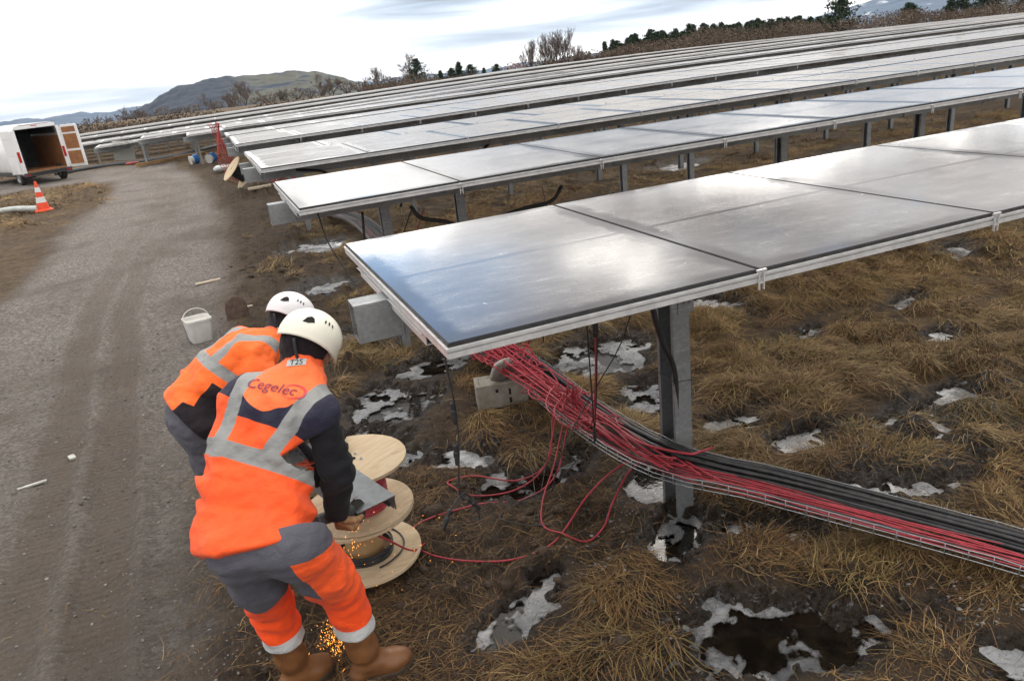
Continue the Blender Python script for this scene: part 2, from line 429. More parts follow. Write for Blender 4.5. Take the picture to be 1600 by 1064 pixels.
def hq(x, y):
    x = np.asarray(x, float); y = np.asarray(y, float)
    i = np.clip(np.searchsorted(GX, x)-1, 0, len(GX)-2); j = np.clip(np.searchsorted(GY, y)-1, 0, len(GY)-2)
    fx = (x-GX[i])/(GX[i+1]-GX[i]); fy = (y-GY[j])/(GY[j+1]-GY[j])
    return (H[j, i]*(1-fx)+H[j, i+1]*fx)*(1-fy)+(H[j+1, i]*(1-fx)+H[j+1, i+1]*fx)*fy
ny, nx = shp
idx = np.arange(nx*ny).reshape(ny, nx)
F = np.stack([idx[:-1, :-1], idx[:-1, 1:], idx[1:, 1:], idx[1:, :-1]], -1).reshape(-1, 4)
me = mesh_from('ground', np.stack([gx, gy, H], -1).reshape(-1, 3), F, True)
S_, IC_ = puddle(gx, gy); RD_ = road_mask(gx, gy); VG_ = verge(gx, gy)
rx_ = rutx(gy); rut = np.zeros(shp)
for off in (0, -.42, -2.05):
    rut = np.maximum(rut, 1-sstep(np.abs(gx-rx_-off+.07*fbm2(gx*2, gy*.9, 3)), .07, .24))
set_attr(me, 'road', RD_.ravel()); set_attr(me, 'churn', VG_.ravel()); set_attr(me, 'wet', sstep(S_, -.35, .05).ravel()); set_attr(me, 'rut', (rut*RD_*(1-.75*sstep(gy, 8, 16))).ravel())
tf = np.clip(field_density(gx, gy), 0, 1); set_attr(me, 'grassy', tf.ravel())

def ground_mat():
    m, t, b, out = new_mat('ground_soil')
    v = t.n('ShaderNodeTexCoord').outputs['Object']
    road, churn, wet, rutA, gr = [t.attr(a) for a in ('road', 'churn', 'wet', 'rut', 'grassy')]
    n0 = t.noise(v, 1.1, 6, .6); n1 = t.noise(v, 6., 6, .65); n2 = t.noise(v, 38., 4, .7); n3 = t.noise(v, 130., 5, .75)
    vor = t.n('ShaderNodeTexVoronoi', feature='F1'); t.l(v, vor.inputs['Vector']); vor.inputs['Scale'].default_value = 34
    soil = t.mix(t.step(n1, .35, .65), (.026, .017, .011), (.075, .048, .029))
    soil = t.mix(t.step(n2, .52, .72, 0., .6), soil, (.105, .076, .050))
    straw = t.noise(t.mapping(v, (60, 14, 20), (0, 0, 0), (0, 0, .5)), 1., 5, .7)
    soil = t.mix(t.math('MULTIPLY', t.step(straw, .5, .66, 0, .75), t.step(n1, .3, .6, .3, 1.)), soil, (.165, .115, .055))
    far = t.mix(t.step(n0, .3, .7), (.075, .045, .022), (.17, .115, .055))
    grass = t.mix(t.step(n1, .3, .7), (.06, .037, .02), (.16, .105, .05))
    col = t.mix(t.math('MULTIPLY', gr, .75), soil, grass)
    # road: frosted gravelly earth
    rc = t.mix(t.step(n1, .3, .7), (.128, .108, .090), (.190, .165, .144))
    rc = t.mix(t.step(n2, .48, .66, 0, .75), rc, (.052, .044, .037)); rc = t.mix(t.step(n3, .5, .64, 0, .7), rc, (.045, .038, .033)); rc = t.mix(t.step(n3, .40, .30, 0, .6), rc, (.21, .195, .185))
    rc = t.mix(t.step(n0, .38, .62), t.mix(.35, rc, (.10, .076, .058)), rc)
    stone = t.step(vor.outputs['Distance'], .12, .3, 1., 0.)
    rc = t.mix(t.math('MULTIPLY', stone, t.step(vor.outputs['Color'], .55, .8, 0, .75)), rc, (.24, .225, .215))
    rc = t.mix(t.math('MULTIPLY', rutA, t.step(n1, .34, .62, .05, .62)), rc, (.112, .082, .060))
    fr = t.noise(t.mapping(v, (24, 36, 24)), 1., 7, .75); fr2 = t.noise(v, .55, 4, .6)
    frm = t.math('MULTIPLY', t.step(t.math('ADD', fr, t.math('MULTIPLY', t.math('SUBTRACT', n2, .5), .5)), .44, .62), t.step(fr2, .28, .56, .25, 1.))
    frm = t.math('MULTIPLY', frm, t.math('SUBTRACT', 1., t.math('MULTIPLY', rutA, .75)))
    sepx = t.n('ShaderNodeSeparateXYZ'); t.l(v, sepx.inputs[0])
    frm = t.math('MULTIPLY', frm, t.step(sepx.outputs[1], 3., 12., .32, .74))
    rc = t.mix(frm, rc, (.43, .395, .38))
    col = t.mix(road, col, rc)
    # wet hollows with a skin of ice crystals
    wc = t.mix(t.step(n2, .4, .6), (.02, .015, .011), (.045, .036, .03))
    col = t.mix(t.math('MULTIPLY', wet, .8), col, wc)
    sp = t.math('MULTIPLY', t.step(t.noise(t.mapping(v, (16, 26, 16)), 1., 6, .75), .56, .66), t.math('MULTIPLY', wet, .55))
    col = t.mix(sp, col, (.36, .37, .39))
    t.l(col, b.inputs['Base Color'])
    rgh = t.mixf(wet, .93, t.step(n2, .35, .65, .12, .5)); t.l(rgh, b.inputs['Roughness'])
    b.inputs['Specular IOR Level'].default_value = .4
    tread = t.n('ShaderNodeTexWave', wave_type='BANDS', bands_direction='Y'); t.l(v, tread.inputs['Vector'])
    tread.inputs['Scale'].default_value = 5.2; tread.inputs['Distortion'].default_value = 1.2; tread.inputs['Detail'].default_value = 2
    long = t.n('ShaderNodeTexWave', wave_type='BANDS', bands_direction='X'); t.l(v, long.inputs['Vector']); long.inputs['Scale'].default_value = 6.5; long.inputs['Distortion'].default_value = .8
    h = t.math('ADD', t.math('MULTIPLY', n2, .9), t.math('MULTIPLY', n3, .8))
    h = t.math('ADD', h, t.math('MULTIPLY', t.math('MULTIPLY', stone, road), .25))
    h = t.math('ADD', h, t.math('MULTIPLY', t.math('MULTIPLY', t.math('ADD', tread.outputs['Fac'], long.outputs['Fac']), rutA), .42))
    h = t.math('ADD', h, t.math('MULTIPLY', n1, 1.2))
    bump(t, b, h, 1., .04)
    return m
go = link('ground', me, ground_mat()); go['kind'] = 'structure'

# water and ice -------------------------------------------------------------
m, t, b, out = new_mat('puddle_water')
v = t.n('ShaderNodeTexCoord').outputs['Object']
t.l(t.mix(t.step(t.noise(v, 9, 5), .35, .65), (.005, .004, .003), (.013, .0095, .0065)), b.inputs['Base Color'])
b.inputs['Roughness'].default_value = .06; b.inputs['IOR'].default_value = 1.33
bump(t, b, t.noise(v, 25, 3), .05, .01)
WX, WY = np.arange(-.2, 14, .4), np.arange(.6, 16, .4)
wx, wy = np.meshgrid(WX, WY); i2 = np.arange(wx.size).reshape(wx.shape)
F = np.stack([i2[:-1, :-1], i2[:-1, 1:], i2[1:, 1:], i2[1:, :-1]], -1).reshape(-1, 4)
wo = link('puddle_water', mesh_from('puddle_water', np.stack([wx, wy, np.full(wx.shape, -.052)], -1).reshape(-1, 3), F), m); wo['kind'] = 'structure'

m, t, b, out = new_mat('ice_skin')
v = t.n('ShaderNodeTexCoord').outputs['Object']
sdv = t.attr('sd'); n1 = t.noise(v, 14, 5, .65); n2 = t.noise(t.mapping(v, (30, 60, 30), rot=(0, 0, .3)), 1., 5, .7)
crack = t.n('ShaderNodeTexVoronoi', feature='DISTANCE_TO_EDGE'); t.l(t.mapping(v, (7, 15, 7), rot=(0, 0, .25)), crack.inputs['Vector']); crack.inputs['Scale'].default_value = 1.0
crk = t.math('MULTIPLY', t.step(crack.outputs['Distance'], .0, .05, 1., 0.), t.step(n1, .45, .6))
big = t.noise(v, 3.5, 5, .6); ic = t.mix(t.step(big, .35, .62), (.20, .205, .215), t.mix(t.step(n1, .3, .7), (.36, .37, .385), (.60, .60, .60)))
ic = t.mix(t.step(t.attr('white'), .55, .8, .55, 0.), ic, (.17, .18, .195)); ic = t.mix(t.step(n2, .52, .68, 0, .85), ic, (.085, .072, .06)); ic = t.mix(t.math('MULTIPLY', crk, .8), ic, (.06, .05, .04))
t.l(ic, b.inputs['Base Color']); t.l(t.step(n1, .35, .65, .22, .55), b.inputs['Roughness'])
bump(t, b, n2, .35, .006)
tr = t.n('ShaderNodeBsdfTransparent'); alp = t.math('MULTIPLY', t.step(big, .30, .60, .45, .97), t.step(sdv, -.02, .2, .4, 1.)); alp = t.math('MULTIPLY', alp, t.step(t.attr('white'), .3, .75, .72, 1.)); mx = t.n('ShaderNodeMixShader')
t.l(t.math('MULTIPLY', alp, t.step(t.math('ADD', sdv, t.math('MULTIPLY', t.math('SUBTRACT', t.noise(v, 40, 5, .7), .5), .34)), -.03, .03)), mx.inputs[0])
t.l(tr.outputs[0], mx.inputs[1]); t.l(b.outputs[0], mx.inputs[2]); t.l(mx.outputs[0], out.inputs[0])
Vs, Fs, Ss, Ws, off = [], [], [], [], 0
for k, (px, py, rx, ry, a, ice) in enumerate(PUD):
    if any(math.hypot(px-q[0], py-q[1]) < max(rx, ry) and j < k for j, q in enumerate(PUD)): continue
    R = max(rx, ry)*1.8; d = .018 if py < 7 else .05
    ax, ay = np.meshgrid(np.arange(px-R, px+R, d), np.arange(py-R, py+R, d)); s, icf = puddle(ax, ay)
    z = -.040+.006*fbm2(ax*6, ay*6, 2)
    ii = np.arange(ax.size).reshape(ax.shape); Q = np.stack([ii[:-1, :-1], ii[:-1, 1:], ii[1:, 1:], ii[1:, :-1]], -1).reshape(-1, 4)
    keep = icf.ravel()[Q].max(1) > -.1; Q = Q[keep]
    if not len(Q): continue
    u, inv = np.unique(Q, return_inverse=True)
    Vs.append(np.stack([ax, ay, z+.001*(k % 3)], -1).reshape(-1, 3)[u]); Fs.append(inv.reshape(-1, 4)+off); Ss.append(icf.ravel()[u]); Ws.append(puddle.white.ravel()[u]); off += len(u)
me = mesh_from('ice', np.concatenate(Vs), np.concatenate(Fs), True); set_attr(me, 'sd', np.concatenate(Ss)); set_attr(me, 'white', np.concatenate(Ws))
link('ice', me, m)['kind'] = 'structure'

# grass blades ----------------------------------------------------------------
def blades(name, X, Y, Z, phi, L, W, lean, tint, mat_):
    n = len(X); ts = np.array([0, .35, .7, 1.])
    hx = L[:, None]*(lean[:, None]*ts*.55+.45*ts**2*(.6+lean[:, None])); vz = L[:, None]*(ts*(1-lean[:, None]*.6)-ts**2*(.35+.5*lean[:, None]))
    kink = rng.normal(0, .7, n)[:, None]*ts**2
    px = X[:, None]+hx*np.cos(phi[:, None]+kink); py = Y[:, None]+hx*np.sin(phi[:, None]+kink)
    gzv = Z[:, None]+vz
    pz = np.maximum(gzv, hq(px, py)+.004)
    wd = W[:, None]*np.array([1, .9, .65, .12]); sx, sy = -np.sin(phi+.4)[:, None]*wd/2, np.cos(phi+.4)[:, None]*wd/2
    V = np.stack([np.stack([px-sx, py-sy, pz], -1), np.stack([px+sx, py+sy, pz+wd*.15], -1)], 2).reshape(-1, 3)     # n*4*2
    base = (np.arange(n)*8)[:, None, None]
    q = np.array([[0, 1, 3, 2], [2, 3, 5, 4], [4, 5, 7, 6]])[None]
    me = mesh_from(name, V, (base+q).reshape(-1, 4), True)
    set_attr(me, 'tint', np.repeat(tint, 8)); set_attr(me, 'along', np.tile(np.repeat(ts, 2), n))
    return link(name, me, mat_)
def grass_mat():
    m, t, b, out = new_mat('dry_grass')
    tint, al = t.attr('tint'), t.attr('along')
    cr = t.n('ShaderNodeValToRGB'); t.l(tint, cr.inputs[0]); e = cr.color_ramp.elements
    e[0].position = 0; e[0].color = (.055, .032, .016, 1); e[1].position = 1; e[1].color = (.40, .295, .15, 1)
    for p, c in ((.25, (.16, .085, .036)), (.48, (.225, .140, .062)), (.62, (.135, .105, .036)), (.72, (.28, .178, .076)), (.86, (.36, .25, .118))):
        k = e.new(p); k.color = (*c, 1)
    t.l(cr.outputs[0], b.inputs['Base Color']); b.inputs['Roughness'].default_value = .7; b.inputs['Specular IOR Level'].default_value = .25
    return m
GM = grass_mat()
P = []
for (x, y, r, hh, lod) in TUS:
    lod = int(lod); n = int((170, 60, 22)[lod]*rng.uniform(.7, 1.3)*(r/.17)**1.2)
    comb = 2.6*noise2(np.array([x*.5]), np.array([y*.5]))[0]*math.pi*.5-.4
    rr = r*np.sqrt(rng.random(n))*.9; a = rng.uniform(0, 2*math.pi, n)
    q = np.c_[x+rr*np.cos(a), y+rr*np.sin(a)]
    # radial fall mixed with the direction the clump is combed in
    cx = .8*np.cos(a)*(rr/r)+.75*math.cos(comb)+rng.normal(0, .5, n); cy = .8*np.sin(a)*(rr/r)+.75*math.sin(comb)+rng.normal(0, .5, n)
    Lm = (.20, .25, .34)[lod]*rng.uniform(.75, 1.2); sc = (1, 1.6, 3.2)[lod]
    zt = float(fbm2(np.array([x*.45+3]), np.array([y*.45]), 3)[0]); dead = rng.uniform(-.2, .2)+.25*zt; green = rng.random() < .22+.6*max(0, -zt)
    ti = np.clip(rng.normal(.41+dead, .25, n), 0, 1)
    if green: ti = np.where(rng.random(n) < .5, rng.normal(.62, .03, n), ti)
    P.append(np.c_[q, np.arctan2(cy, cx), Lm*rng.uniform(.45, 1.15, n), rng.uniform(.0028, .0055, n)*sc, np.clip(rng.normal(.66, .2, n), .05, 1.1), ti])
P = np.concatenate(P)
g = blades('tussock_grass', P[:, 0], P[:, 1], hq(P[:, 0], P[:, 1])-.006, P[:, 2], P[:, 3], P[:, 4], P[:, 5], P[:, 6], GM)
tag(g, 'dry straw coloured tussock grass covering the wet field under the panels', 'grass', kind='stuff')
# loose dead stalks lying on the ground
n = 52000
x = np.concatenate([rng.uniform(-.6, 6.5, n//2), rng.uniform(-.3, 3.2, n//2)]); y = np.concatenate([rng.uniform(1.3, 8.5, n//2), rng.uniform(1.4, 4.6, n//2)])
s, icf = puddle(x, y)
x[:9000] = rng.uniform(-3.2, -.2, 9000); y[:9000] = 1.4+8*rng.random(9000)**1.3
bt_ = np.where((y < 4.0) & (x > 1.0) & (x < np.interp(y, [0, 1.85, 2.9, 3.4, 4.4], [4.1, 2.95, 2.35, 2.05, 1.95])), .45, 1.)
k = (rng.random(n) < bt_) & (rng.random(n) < (1-road_mask(x, y))*.95+.13) & (icf < .0) & (rng.random(n) < .35+.65*sstep(fbm2(x*1.6, y*1.6, 3), -.3, .3)) & (s < .12)
x, y = x[k], y[k]; n = len(x)
vg = verge(x, y)
g = blades('dead_stalks', x, y, hq(x, y)+.003, 2.2*noise2(x*1.1, y*1.1)*2+rng.normal(0, .9, n), rng.uniform(.04, .17, n), rng.uniform(.002, .0042, n), rng.uniform(.75, 1.15, n),
           np.clip(rng.normal(.36-.16*vg, .24, n), 0, 1), GM)
tag(g, 'loose dead grass stalks strewn over the churned brown mud', 'grass litter', kind='stuff')

# clods and stones ---------------------------------------------------------------
def lumps(name, x, y, size, mat_, flat=.7, sink=.3):
    """many small broken lumps, each its own irregular polyhedron, in one sheet of stuff"""
    ico = np.array([(0, 0, -1), (.72, -.53, -.45), (-.28, -.85, -.45), (-.89, 0, -.45), (-.28, .85, -.45), (.72, .53, -.45), (.28, -.85, .45), (-.72, -.53, .45), (-.72, .53, .45), (.28, .85, .45), (.89, 0, .45), (0, 0, 1)])
    fc = np.array([(0, 1, 2), (1, 0, 5), (0, 2, 3), (0, 3, 4), (0, 4, 5), (1, 5, 10), (2, 1, 6), (3, 2, 7), (4, 3, 8), (5, 4, 9), (1, 10, 6), (2, 6, 7), (3, 7, 8), (4, 8, 9), (5, 9, 10), (6, 10, 11), (7, 6, 11), (8, 7, 11), (9, 8, 11), (10, 9, 11)])
    n = len(x); V = ico[None]*(1+rng.uniform(-.38, .38, (n, 12, 1)))*size[:, None, None]*np.stack([rng.uniform(.7, 1.3, n), rng.uniform(.7, 1.3, n), rng.uniform(.5, 1., n)*flat], -1)[:, None]
    a = rng.uniform(0, 6.3, n); c, s = np.cos(a)[:, None], np.sin(a)[:, None]
    V = np.stack([V[..., 0]*c-V[..., 1]*s+x[:, None], V[..., 0]*s+V[..., 1]*c+y[:, None], V[..., 2]+(hq(x, y)+size*flat*(.5-sink))[:, None]], -1)
    me = mesh_from(name, V.reshape(-1, 3), (np.arange(n)[:, None, None]*12+fc).reshape(-1, 3)); set_attr(me, 'tint', np.repeat(rng.random(n), 12))
    return link(name, me, mat_)
m, t, b, out = new_mat('sod'); v = t.n('ShaderNodeTexCoord').outputs['Object']; nn = t.noise(v, 45, 5, .7)
t.l(t.mix(t.step(nn, .35, .65), (.028, .018, .011), t.mix(t.attr('tint'), (.05, .032, .02), (.10, .068, .042))), b.inputs['Base Color']); b.inputs['Roughness'].default_value = .95; bump(t, b, nn, .8, .01)
n = 5200; x = rng.uniform(-.6, 2.8, n); y = 1.4+11.5*rng.random(n)**1.5; k = rng.random(n) < verge(x, y)*.8*sstep(fbm2(x*2+3, y*2, 3), -.35, .3)+.02; x, y = x[k], y[k]
s, icf = puddle(x, y); k = s < .0; x, y = x[k], y[k]
g = lumps('mud_clods', x, y, np.exp(rng.normal(math.log(.014), .5, len(x))), m)
tag(g, 'dark broken clods of earth along the edge of the road', 'clods', kind='stuff')
m, t, b, out = new_mat('gravel_stone'); v = t.n('ShaderNodeTexCoord').outputs['Object']
t.l(t.mix(t.attr('tint'), (.05, .043, .038), (.22, .205, .195)), b.inputs['Base Color']); b.inputs['Roughness'].default_value = .85; bump(t, b, t.noise(v, 120, 3), .4, .004)
n = 13000; x = np.concatenate([rng.uniform(-3.3, -.2, n-2500), rng.uniform(1.2, 3.4, 2500)]); y = np.concatenate([1.4+9*rng.random(n-2500)**1.4, rng.uniform(1.7, 3.4, 2500)])
s, icf = puddle(x, y); k = (s < .05) & (rng.random(n) < .25+.75*sstep(fbm2(x*1.2, y*1.2, 3), -.2, .3)); x, y = x[k], y[k]
g = lumps('road_gravel', x, y, np.exp(rng.normal(math.log(.0052), .45, len(x))), m, .7, .2)
tag(g, 'small grey stones scattered on the frosty dirt road and bare soil', 'gravel', kind='stuff')
# ================================================================== SOLAR FIELD
PW, PD, PITCHROW = 1.3, 1.905, 3.573
ROWX0 = [.606, .56, .566, .67, .62, .71, .70, .76, -.46, -2.25, -4.36, -13.5, -13.0, -14.5, -14.0, -15.0, -14.0]
ROWY = [2.297, 5.876, 9.452]+[9.452+PITCHROW*i for i in range(1, 15)]
CTRL = [(.6, 2.3, 1.697), (4, 2.3, 1.697), (9, 2.3, 1.697), (.56, 5.9, 1.655), (8, 5.9, 1.655), (15, 5.9, 1.655), (.57, 9.45, 1.717), (8, 9.45, 1.717), (16, 9.45, 1.717),
        (.67, 13, 1.535), (12, 13, 1.62), (22, 13, 1.64), (.6, 16.6, 1.488), (12, 16.6, 1.60), (27, 16.6, 1.62), (.7, 20.2, 1.41), (12, 20.2, 1.58), (30, 20.2, 1.6),
        (.7, 23.7, 1.378), (15, 23.7, 1.54), (36, 23.7, 1.58), (.78, 27.3, 1.385), (18, 27.3, 1.55), (42, 27.3, 1.58), (-.46, 30.9, 1.25), (20, 30.9, 1.56), (46, 31, 1.6),
        (-2.25, 34.4, 1.10), (18, 34.4, 1.53), (-4.36, 38, .92), (18, 38, 1.50), (-12, 41.6, .72), (-6, 41.6, .78), (-.6, 41.6, .95), (15, 41.6, 1.40),
        (-6.5, 45.1, .80), (-.6, 45.1, .98), (-14, 60, .72), (-8.5, 60, .79), (-.7, 60, 1.04), (11.8, 60, 1.36), (24.6, 60, 1.74), (41, 60, 1.82), (60, 60, 1.6), (84, 60, 1.36), (100, 60, 1.3), (70, 40, 1.5)]
_C = np.array(CTRL)
def _k(a, b): return np.hypot(a[:, None, 0]-b[None, :, 0], 2.2*(a[:, None, 1]-b[None, :, 1]))
_A = np.block([[_k(_C, _C)+np.eye(len(_C))*.8*-1, np.c_[np.ones(len(_C)), _C[:, :2]]], [np.c_[np.ones(len(_C)), _C[:, :2]].T, np.zeros((3, 3))]])
_w = np.linalg.solve(_A, np.r_[_C[:, 2], 0, 0, 0])
def ztop(x, y):
    q = np.c_[np.atleast_1d(x).astype(float), np.broadcast_to(y, np.shape(np.atleast_1d(x))).astype(float)]
    return np.c_[_k(q, _C), np.ones(len(q)), q]@_w

ALU = simple('anodised_aluminium', (.66, .66, .66), (.55, .55, .555), 14, .42, .35, .08, 90, .5)
GALV = None
def galv_mat():
    m, t, b, out = new_mat('galvanised_steel'); v = t.n('ShaderNodeTexCoord').outputs['Object']
    vo = t.n('ShaderNodeTexVoronoi', feature='F1'); t.l(v, vo.inputs['Vector']); vo.inputs['Scale'].default_value = 55
    n = t.noise(v, 3.5, 6, .65); st = t.noise(t.mapping(v, (2, 2, 14)), 2., 4, .6)
    c = t.mix(vo.outputs['Color'], (.24, .255, .265), (.33, .345, .35)); c = t.mix(t.step(n, .5, .72, 0, .6), c, (.17, .18, .185)); c = t.mix(t.step(st, .6, .75, 0, .45), c, (.55, .55, .54))
    t.l(c, b.inputs['Base Color']); b.inputs['Metallic'].default_value = .55; t.l(t.step(n, .3, .7, .38, .62), b.inputs['Roughness']); bump(t, b, n, .12, .004); return m
GALV = galv_mat()
RUB = simple('black_rubber', (.012, .012, .013), (.025, .025, .026), 20, .55, 0, .15, 80)

def glass_mat(name='frosted_panel_glass', f0=.20, f1=.46, r0=.03, r1=.085, ior=1.85):
    m, t, b, out = new_mat(name)
    v = t.n('ShaderNodeTexCoord').outputs['Object']; oi = t.n('ShaderNodeObjectInfo')
    sep = t.n('ShaderNodeSeparateXYZ'); t.l(v, sep.inputs[0]); x, y = sep.outputs[0], sep.outputs[1]
    off = t.n('ShaderNodeVectorMath', operation='ADD'); t.l(v, off.inputs[0])
    cx = t.n('ShaderNodeCombineXYZ'); t.l(t.math('MULTIPLY', oi.outputs['Random'], 37.), cx.inputs[0]); t.l(t.math('MULTIPLY', oi.outputs['Random'], 91.), cx.inputs[2]); t.l(cx.outputs[0], off.inputs[1]); vv = off.outputs[0]
    n1 = t.noise(vv, 2.6, 5, .6); n2 = t.noise(vv, 90, 3, .7); n3 = t.noise(t.mapping(vv, (5, 14, 5)), 1., 5, .7); n4 = t.noise(vv, 17, 4, .75)
    wob = t.math('MULTIPLY', t.math('SUBTRACT', t.noise(vv, 6, 4, .6), .5), .14)
    ex = t.math('SUBTRACT', PW/2, t.math('ABSOLUTE', t.math('SUBTRACT', x, PW/2)))
    ey = t.math('SUBTRACT', PD/2, t.math('ABSOLUTE', t.math('SUBTRACT', y, PD/2)))
    edge = t.math('ADD', t.math('MINIMUM', ex, ey), wob)
    inner = t.step(edge, .055, .115)
    mid = t.math('ABSOLUTE', t.math('SUBTRACT', y, t.math('ADD', PD*.5, t.math('MULTIPLY', wob, .12))))
    inner = t.math('MULTIPLY', inner, t.step(mid, .012, .03, .35, 1.))
    frost = t.math('MULTIPLY', inner, t.step(n1, .25, .7, .55, 1.))
    fcol = t.mix(t.step(n2, .3, .7), (.24, .235, .235), (.36, .35, .345)); fcol = t.mix(t.step(n3, .56, .74, 0, .7), fcol, (.55, .54, .53))
    amt = t.math('MULTIPLY', frost, t.step(n3, .25, .75, f0, f1))
    specks = t.math('MULTIPLY', t.step(n4, .69, .74), .6)
    col = t.mix(amt, (.016, .014, .016), fcol); col = t.mix(specks, col, (.62, .62, .63))
    t.l(col, b.inputs['Base Color'])
    t.l(t.math('ADD', t.math('MULTIPLY', frost, t.step(n2, .3, .7, r0, r1)), .022), b.inputs['Roughness'])
    b.inputs['IOR'].default_value = ior
    bump(t, b, t.math('ADD', t.math('MULTIPLY', n2, frost), t.math('MULTIPLY', n4, .6)), .06, .003)
    return m
GLASS = glass_mat(); GLASS2 = glass_mat('hoar_frosted_panel_glass', .50, .85, .30, .5, 1.35); GLASS3 = glass_mat('rimed_panel_glass', .34, .68, .08, .22, 1.7)
# one panel, origin at its near left corner, top of the glass at z = 0
def panel_meshes():
    g = MB(); i = .006
    g.box2((i+.004, i+.004, -.008), (PW-i-.004, PD-i-.004, 0))
    gm = mesh_from('panel_glass', np.concatenate(g.V), g.F); gm.materials.append(GLASS)
    k = MB()
    for lo, hi in (((i, i, -.016), (PW-i, i+.0035, -.0025)), ((i, PD-i-.0035, -.016), (PW-i, PD-i, -.0025)), ((i, i+.004, -.016), (i+.0035, PD-i-.004, -.0025)), ((PW-i-.0035, i+.004, -.016), (PW-i, PD-i-.004, -.0025))): k.box2(lo, hi)
    km = mesh_from('gasket', np.concatenate(k.V), k.F); km.materials.append(RUB)
    f = MB()
    for z0, z1, o in ((-.027, -.0165, .004), (-.034, -.0275, -.006), (-.055, -.0345, .001)):
        a, bq = -o, .03
        f.box2((a, a, z0), (PW-a, bq, z1)); f.box2((a, PD-bq, z0), (PW-a, PD-a, z1)); f.box2((a, bq+.0005, z0), (bq, PD-bq-.0005, z1)); f.box2((PW-bq, bq+.0005, z0), (PW-a, PD-bq-.0005, z1))
    f.box2((.031, .9, -.05), (PW-.031, 1.0, -.030))
    fm = mesh_from('panel_frame', np.concatenate(f.V), f.F); fm.materials.append(ALU)
    return gm, km, fm
PGM, PKM, PFM = panel_meshes(); PGM2 = PGM.copy(); PGM2.materials[0] = GLASS2; PGM3 = PGM.copy(); PGM3.materials[0] = GLASS3
ORD = ['first', 'second', 'third', 'fourth', 'fifth', 'sixth', 'seventh', 'eighth', 'ninth', 'tenth', 'eleventh', 'twelfth', 'thirteenth', 'fourteenth', 'fifteenth', 'sixteenth', 'seventeenth']
cand = []
for r, (x0, y0) in enumerate(zip(ROWX0, ROWY)):
    xm = 1.30*y0+6.5
    for k in range(int((xm-x0)/PW)):
        x = x0+k*PW; cs = np.array([(x, y0, 1.5), (x+PW, y0, 1.5), (x, y0+PD, 1.5), (x+PW, y0+PD, 1.5)]); q = proj(cs)
        if q[:, 2].min() < .3 and r > 0: continue
        if q[:, 0].min() > 1640 or q[:, 0].max() < -15 and True: continue
        if r == 0 and k > 4: continue
        cand.append((q[:, 2].mean(), r, k, x, y0))
cand.sort()
def panel_label(r, k, n):
    row = ORD[r]
    if r == 0:
        return ['bluish frosted solar panel ending the front row above the red cable tangle', 'grey frosted solar panel with white specks, second along the front row', 'solar panel with a bright cloud reflection, third along the front row', 'solar panel cut by the right edge of the view, fourth along the front row', 'farthest visible solar panel of the front row at the right edge'][k]
    if r == 1 and k == 0: return 'frosted solar panel at the road end of the second row, white along its edges'
    if r == 2 and k == 0: return 'frosted solar panel at the road end of the third row above the tipped wooden reel'
    if r < 8 and k == 0: return f'frosted solar panel at the road end of the {row} row back from the workers'
    if r < 5 and k < 10: return f'frosted grey solar panel, {ORD[k]} from the road end of the {row} row'
    return f'frosted grey solar panel well along the {row} row of the field back from the workers'
RDZ = [0, 0, 0, -.05, .06, .0, -.03, .08, -.03, .08, -.04, .08, -.04, .07, -.04, .06, 0]
def tilt_for(x, y0):
    z = ztop(np.array([x, x+PW, x, x+PW]), np.array([y0, y0, y0+PD, y0+PD]))+RDZ[int(np.argmin(np.abs(np.array(ROWY)-y0)))]
    return z
rest = []
for n, (dd, r, k, x, y0) in enumerate(cand):
    z = tilt_for(x, y0); zx = (z[1]-z[0]+z[3]-z[2])/2/PW; zy = .004 if r < 3 else .002+.012*noise2(np.array([r*1.7]), np.array([k*.9+.3]))[0]*(r > 5)
    if n < 296:
        o = empty('solar_panel', (x, y0, (z[0]+z[2])/2-zy*PD/2), panel_label(r, k, n), 'solar panel', f'solar panels of the {ORD[r]} row')
        o.rotation_euler = (math.atan(zy), -math.atan(zx), 0)
        for nm, me in (('glass', PGM if r < 1 else PGM3 if r < 2 else PGM2), ('gasket', PKM), ('frame', PFM)):
            if r > 7 and nm == 'gasket': continue
            c = bpy.data.objects.new(nm, me); COL.objects.link(c); c.parent = o
    else: rest.append((x, y0, (z[0]+z[2])/2-zy*PD/2, zx, zy, r))
# the far remainder of the field, past the three hundred nearest
fm = MB(); gm2 = MB()
for x, y0, z, zx, zy, r in rest:
    def bx(mb, lo, hi):
        v = np.array([[X, Y, Z] for Z in (lo[2], hi[2]) for Y in (lo[1], hi[1]) for X in (lo[0], hi[0])], float)
        v[:, 2] += v[:, 0]*zx+v[:, 1]*zy; mb.add(v+[x, y0, z], [(0, 2, 3, 1), (4, 5, 7, 6), (0, 1, 5, 4), (2, 6, 7, 3), (0, 4, 6, 2), (1, 3, 7, 5)])
    bx(gm2, (.012, .012, -.008), (PW-.012, PD-.012, 0)); bx(fm, (-.004, -.004, -.062), (PW+.004, PD+.004, -.009))
m, t, b, out = new_mat('far_panel_glass'); v = t.n('ShaderNodeTexCoord').outputs['Object']
n1 = t.noise(v, 1.1, 5, .65); n3 = t.noise(t.mapping(v, (1.2, 3, 1)), 1., 5, .75)
t.l(t.mix(t.step(n1, .3, .7), (.20, .20, .20), t.mix(t.step(n3, .58, .66), (.26, .26, .26), (.5, .5, .52))), b.inputs['Base Color']); b.inputs['Roughness'].default_value = .5; b.inputs['IOR'].default_value = 1.35
o = link('far_solar_panels', mesh_from('far_solar_panels', np.concatenate(fm.V), fm.F), ALU)
tag(o, 'far rows of frosted solar panels running to the tree line', 'solar panels', kind='stuff')
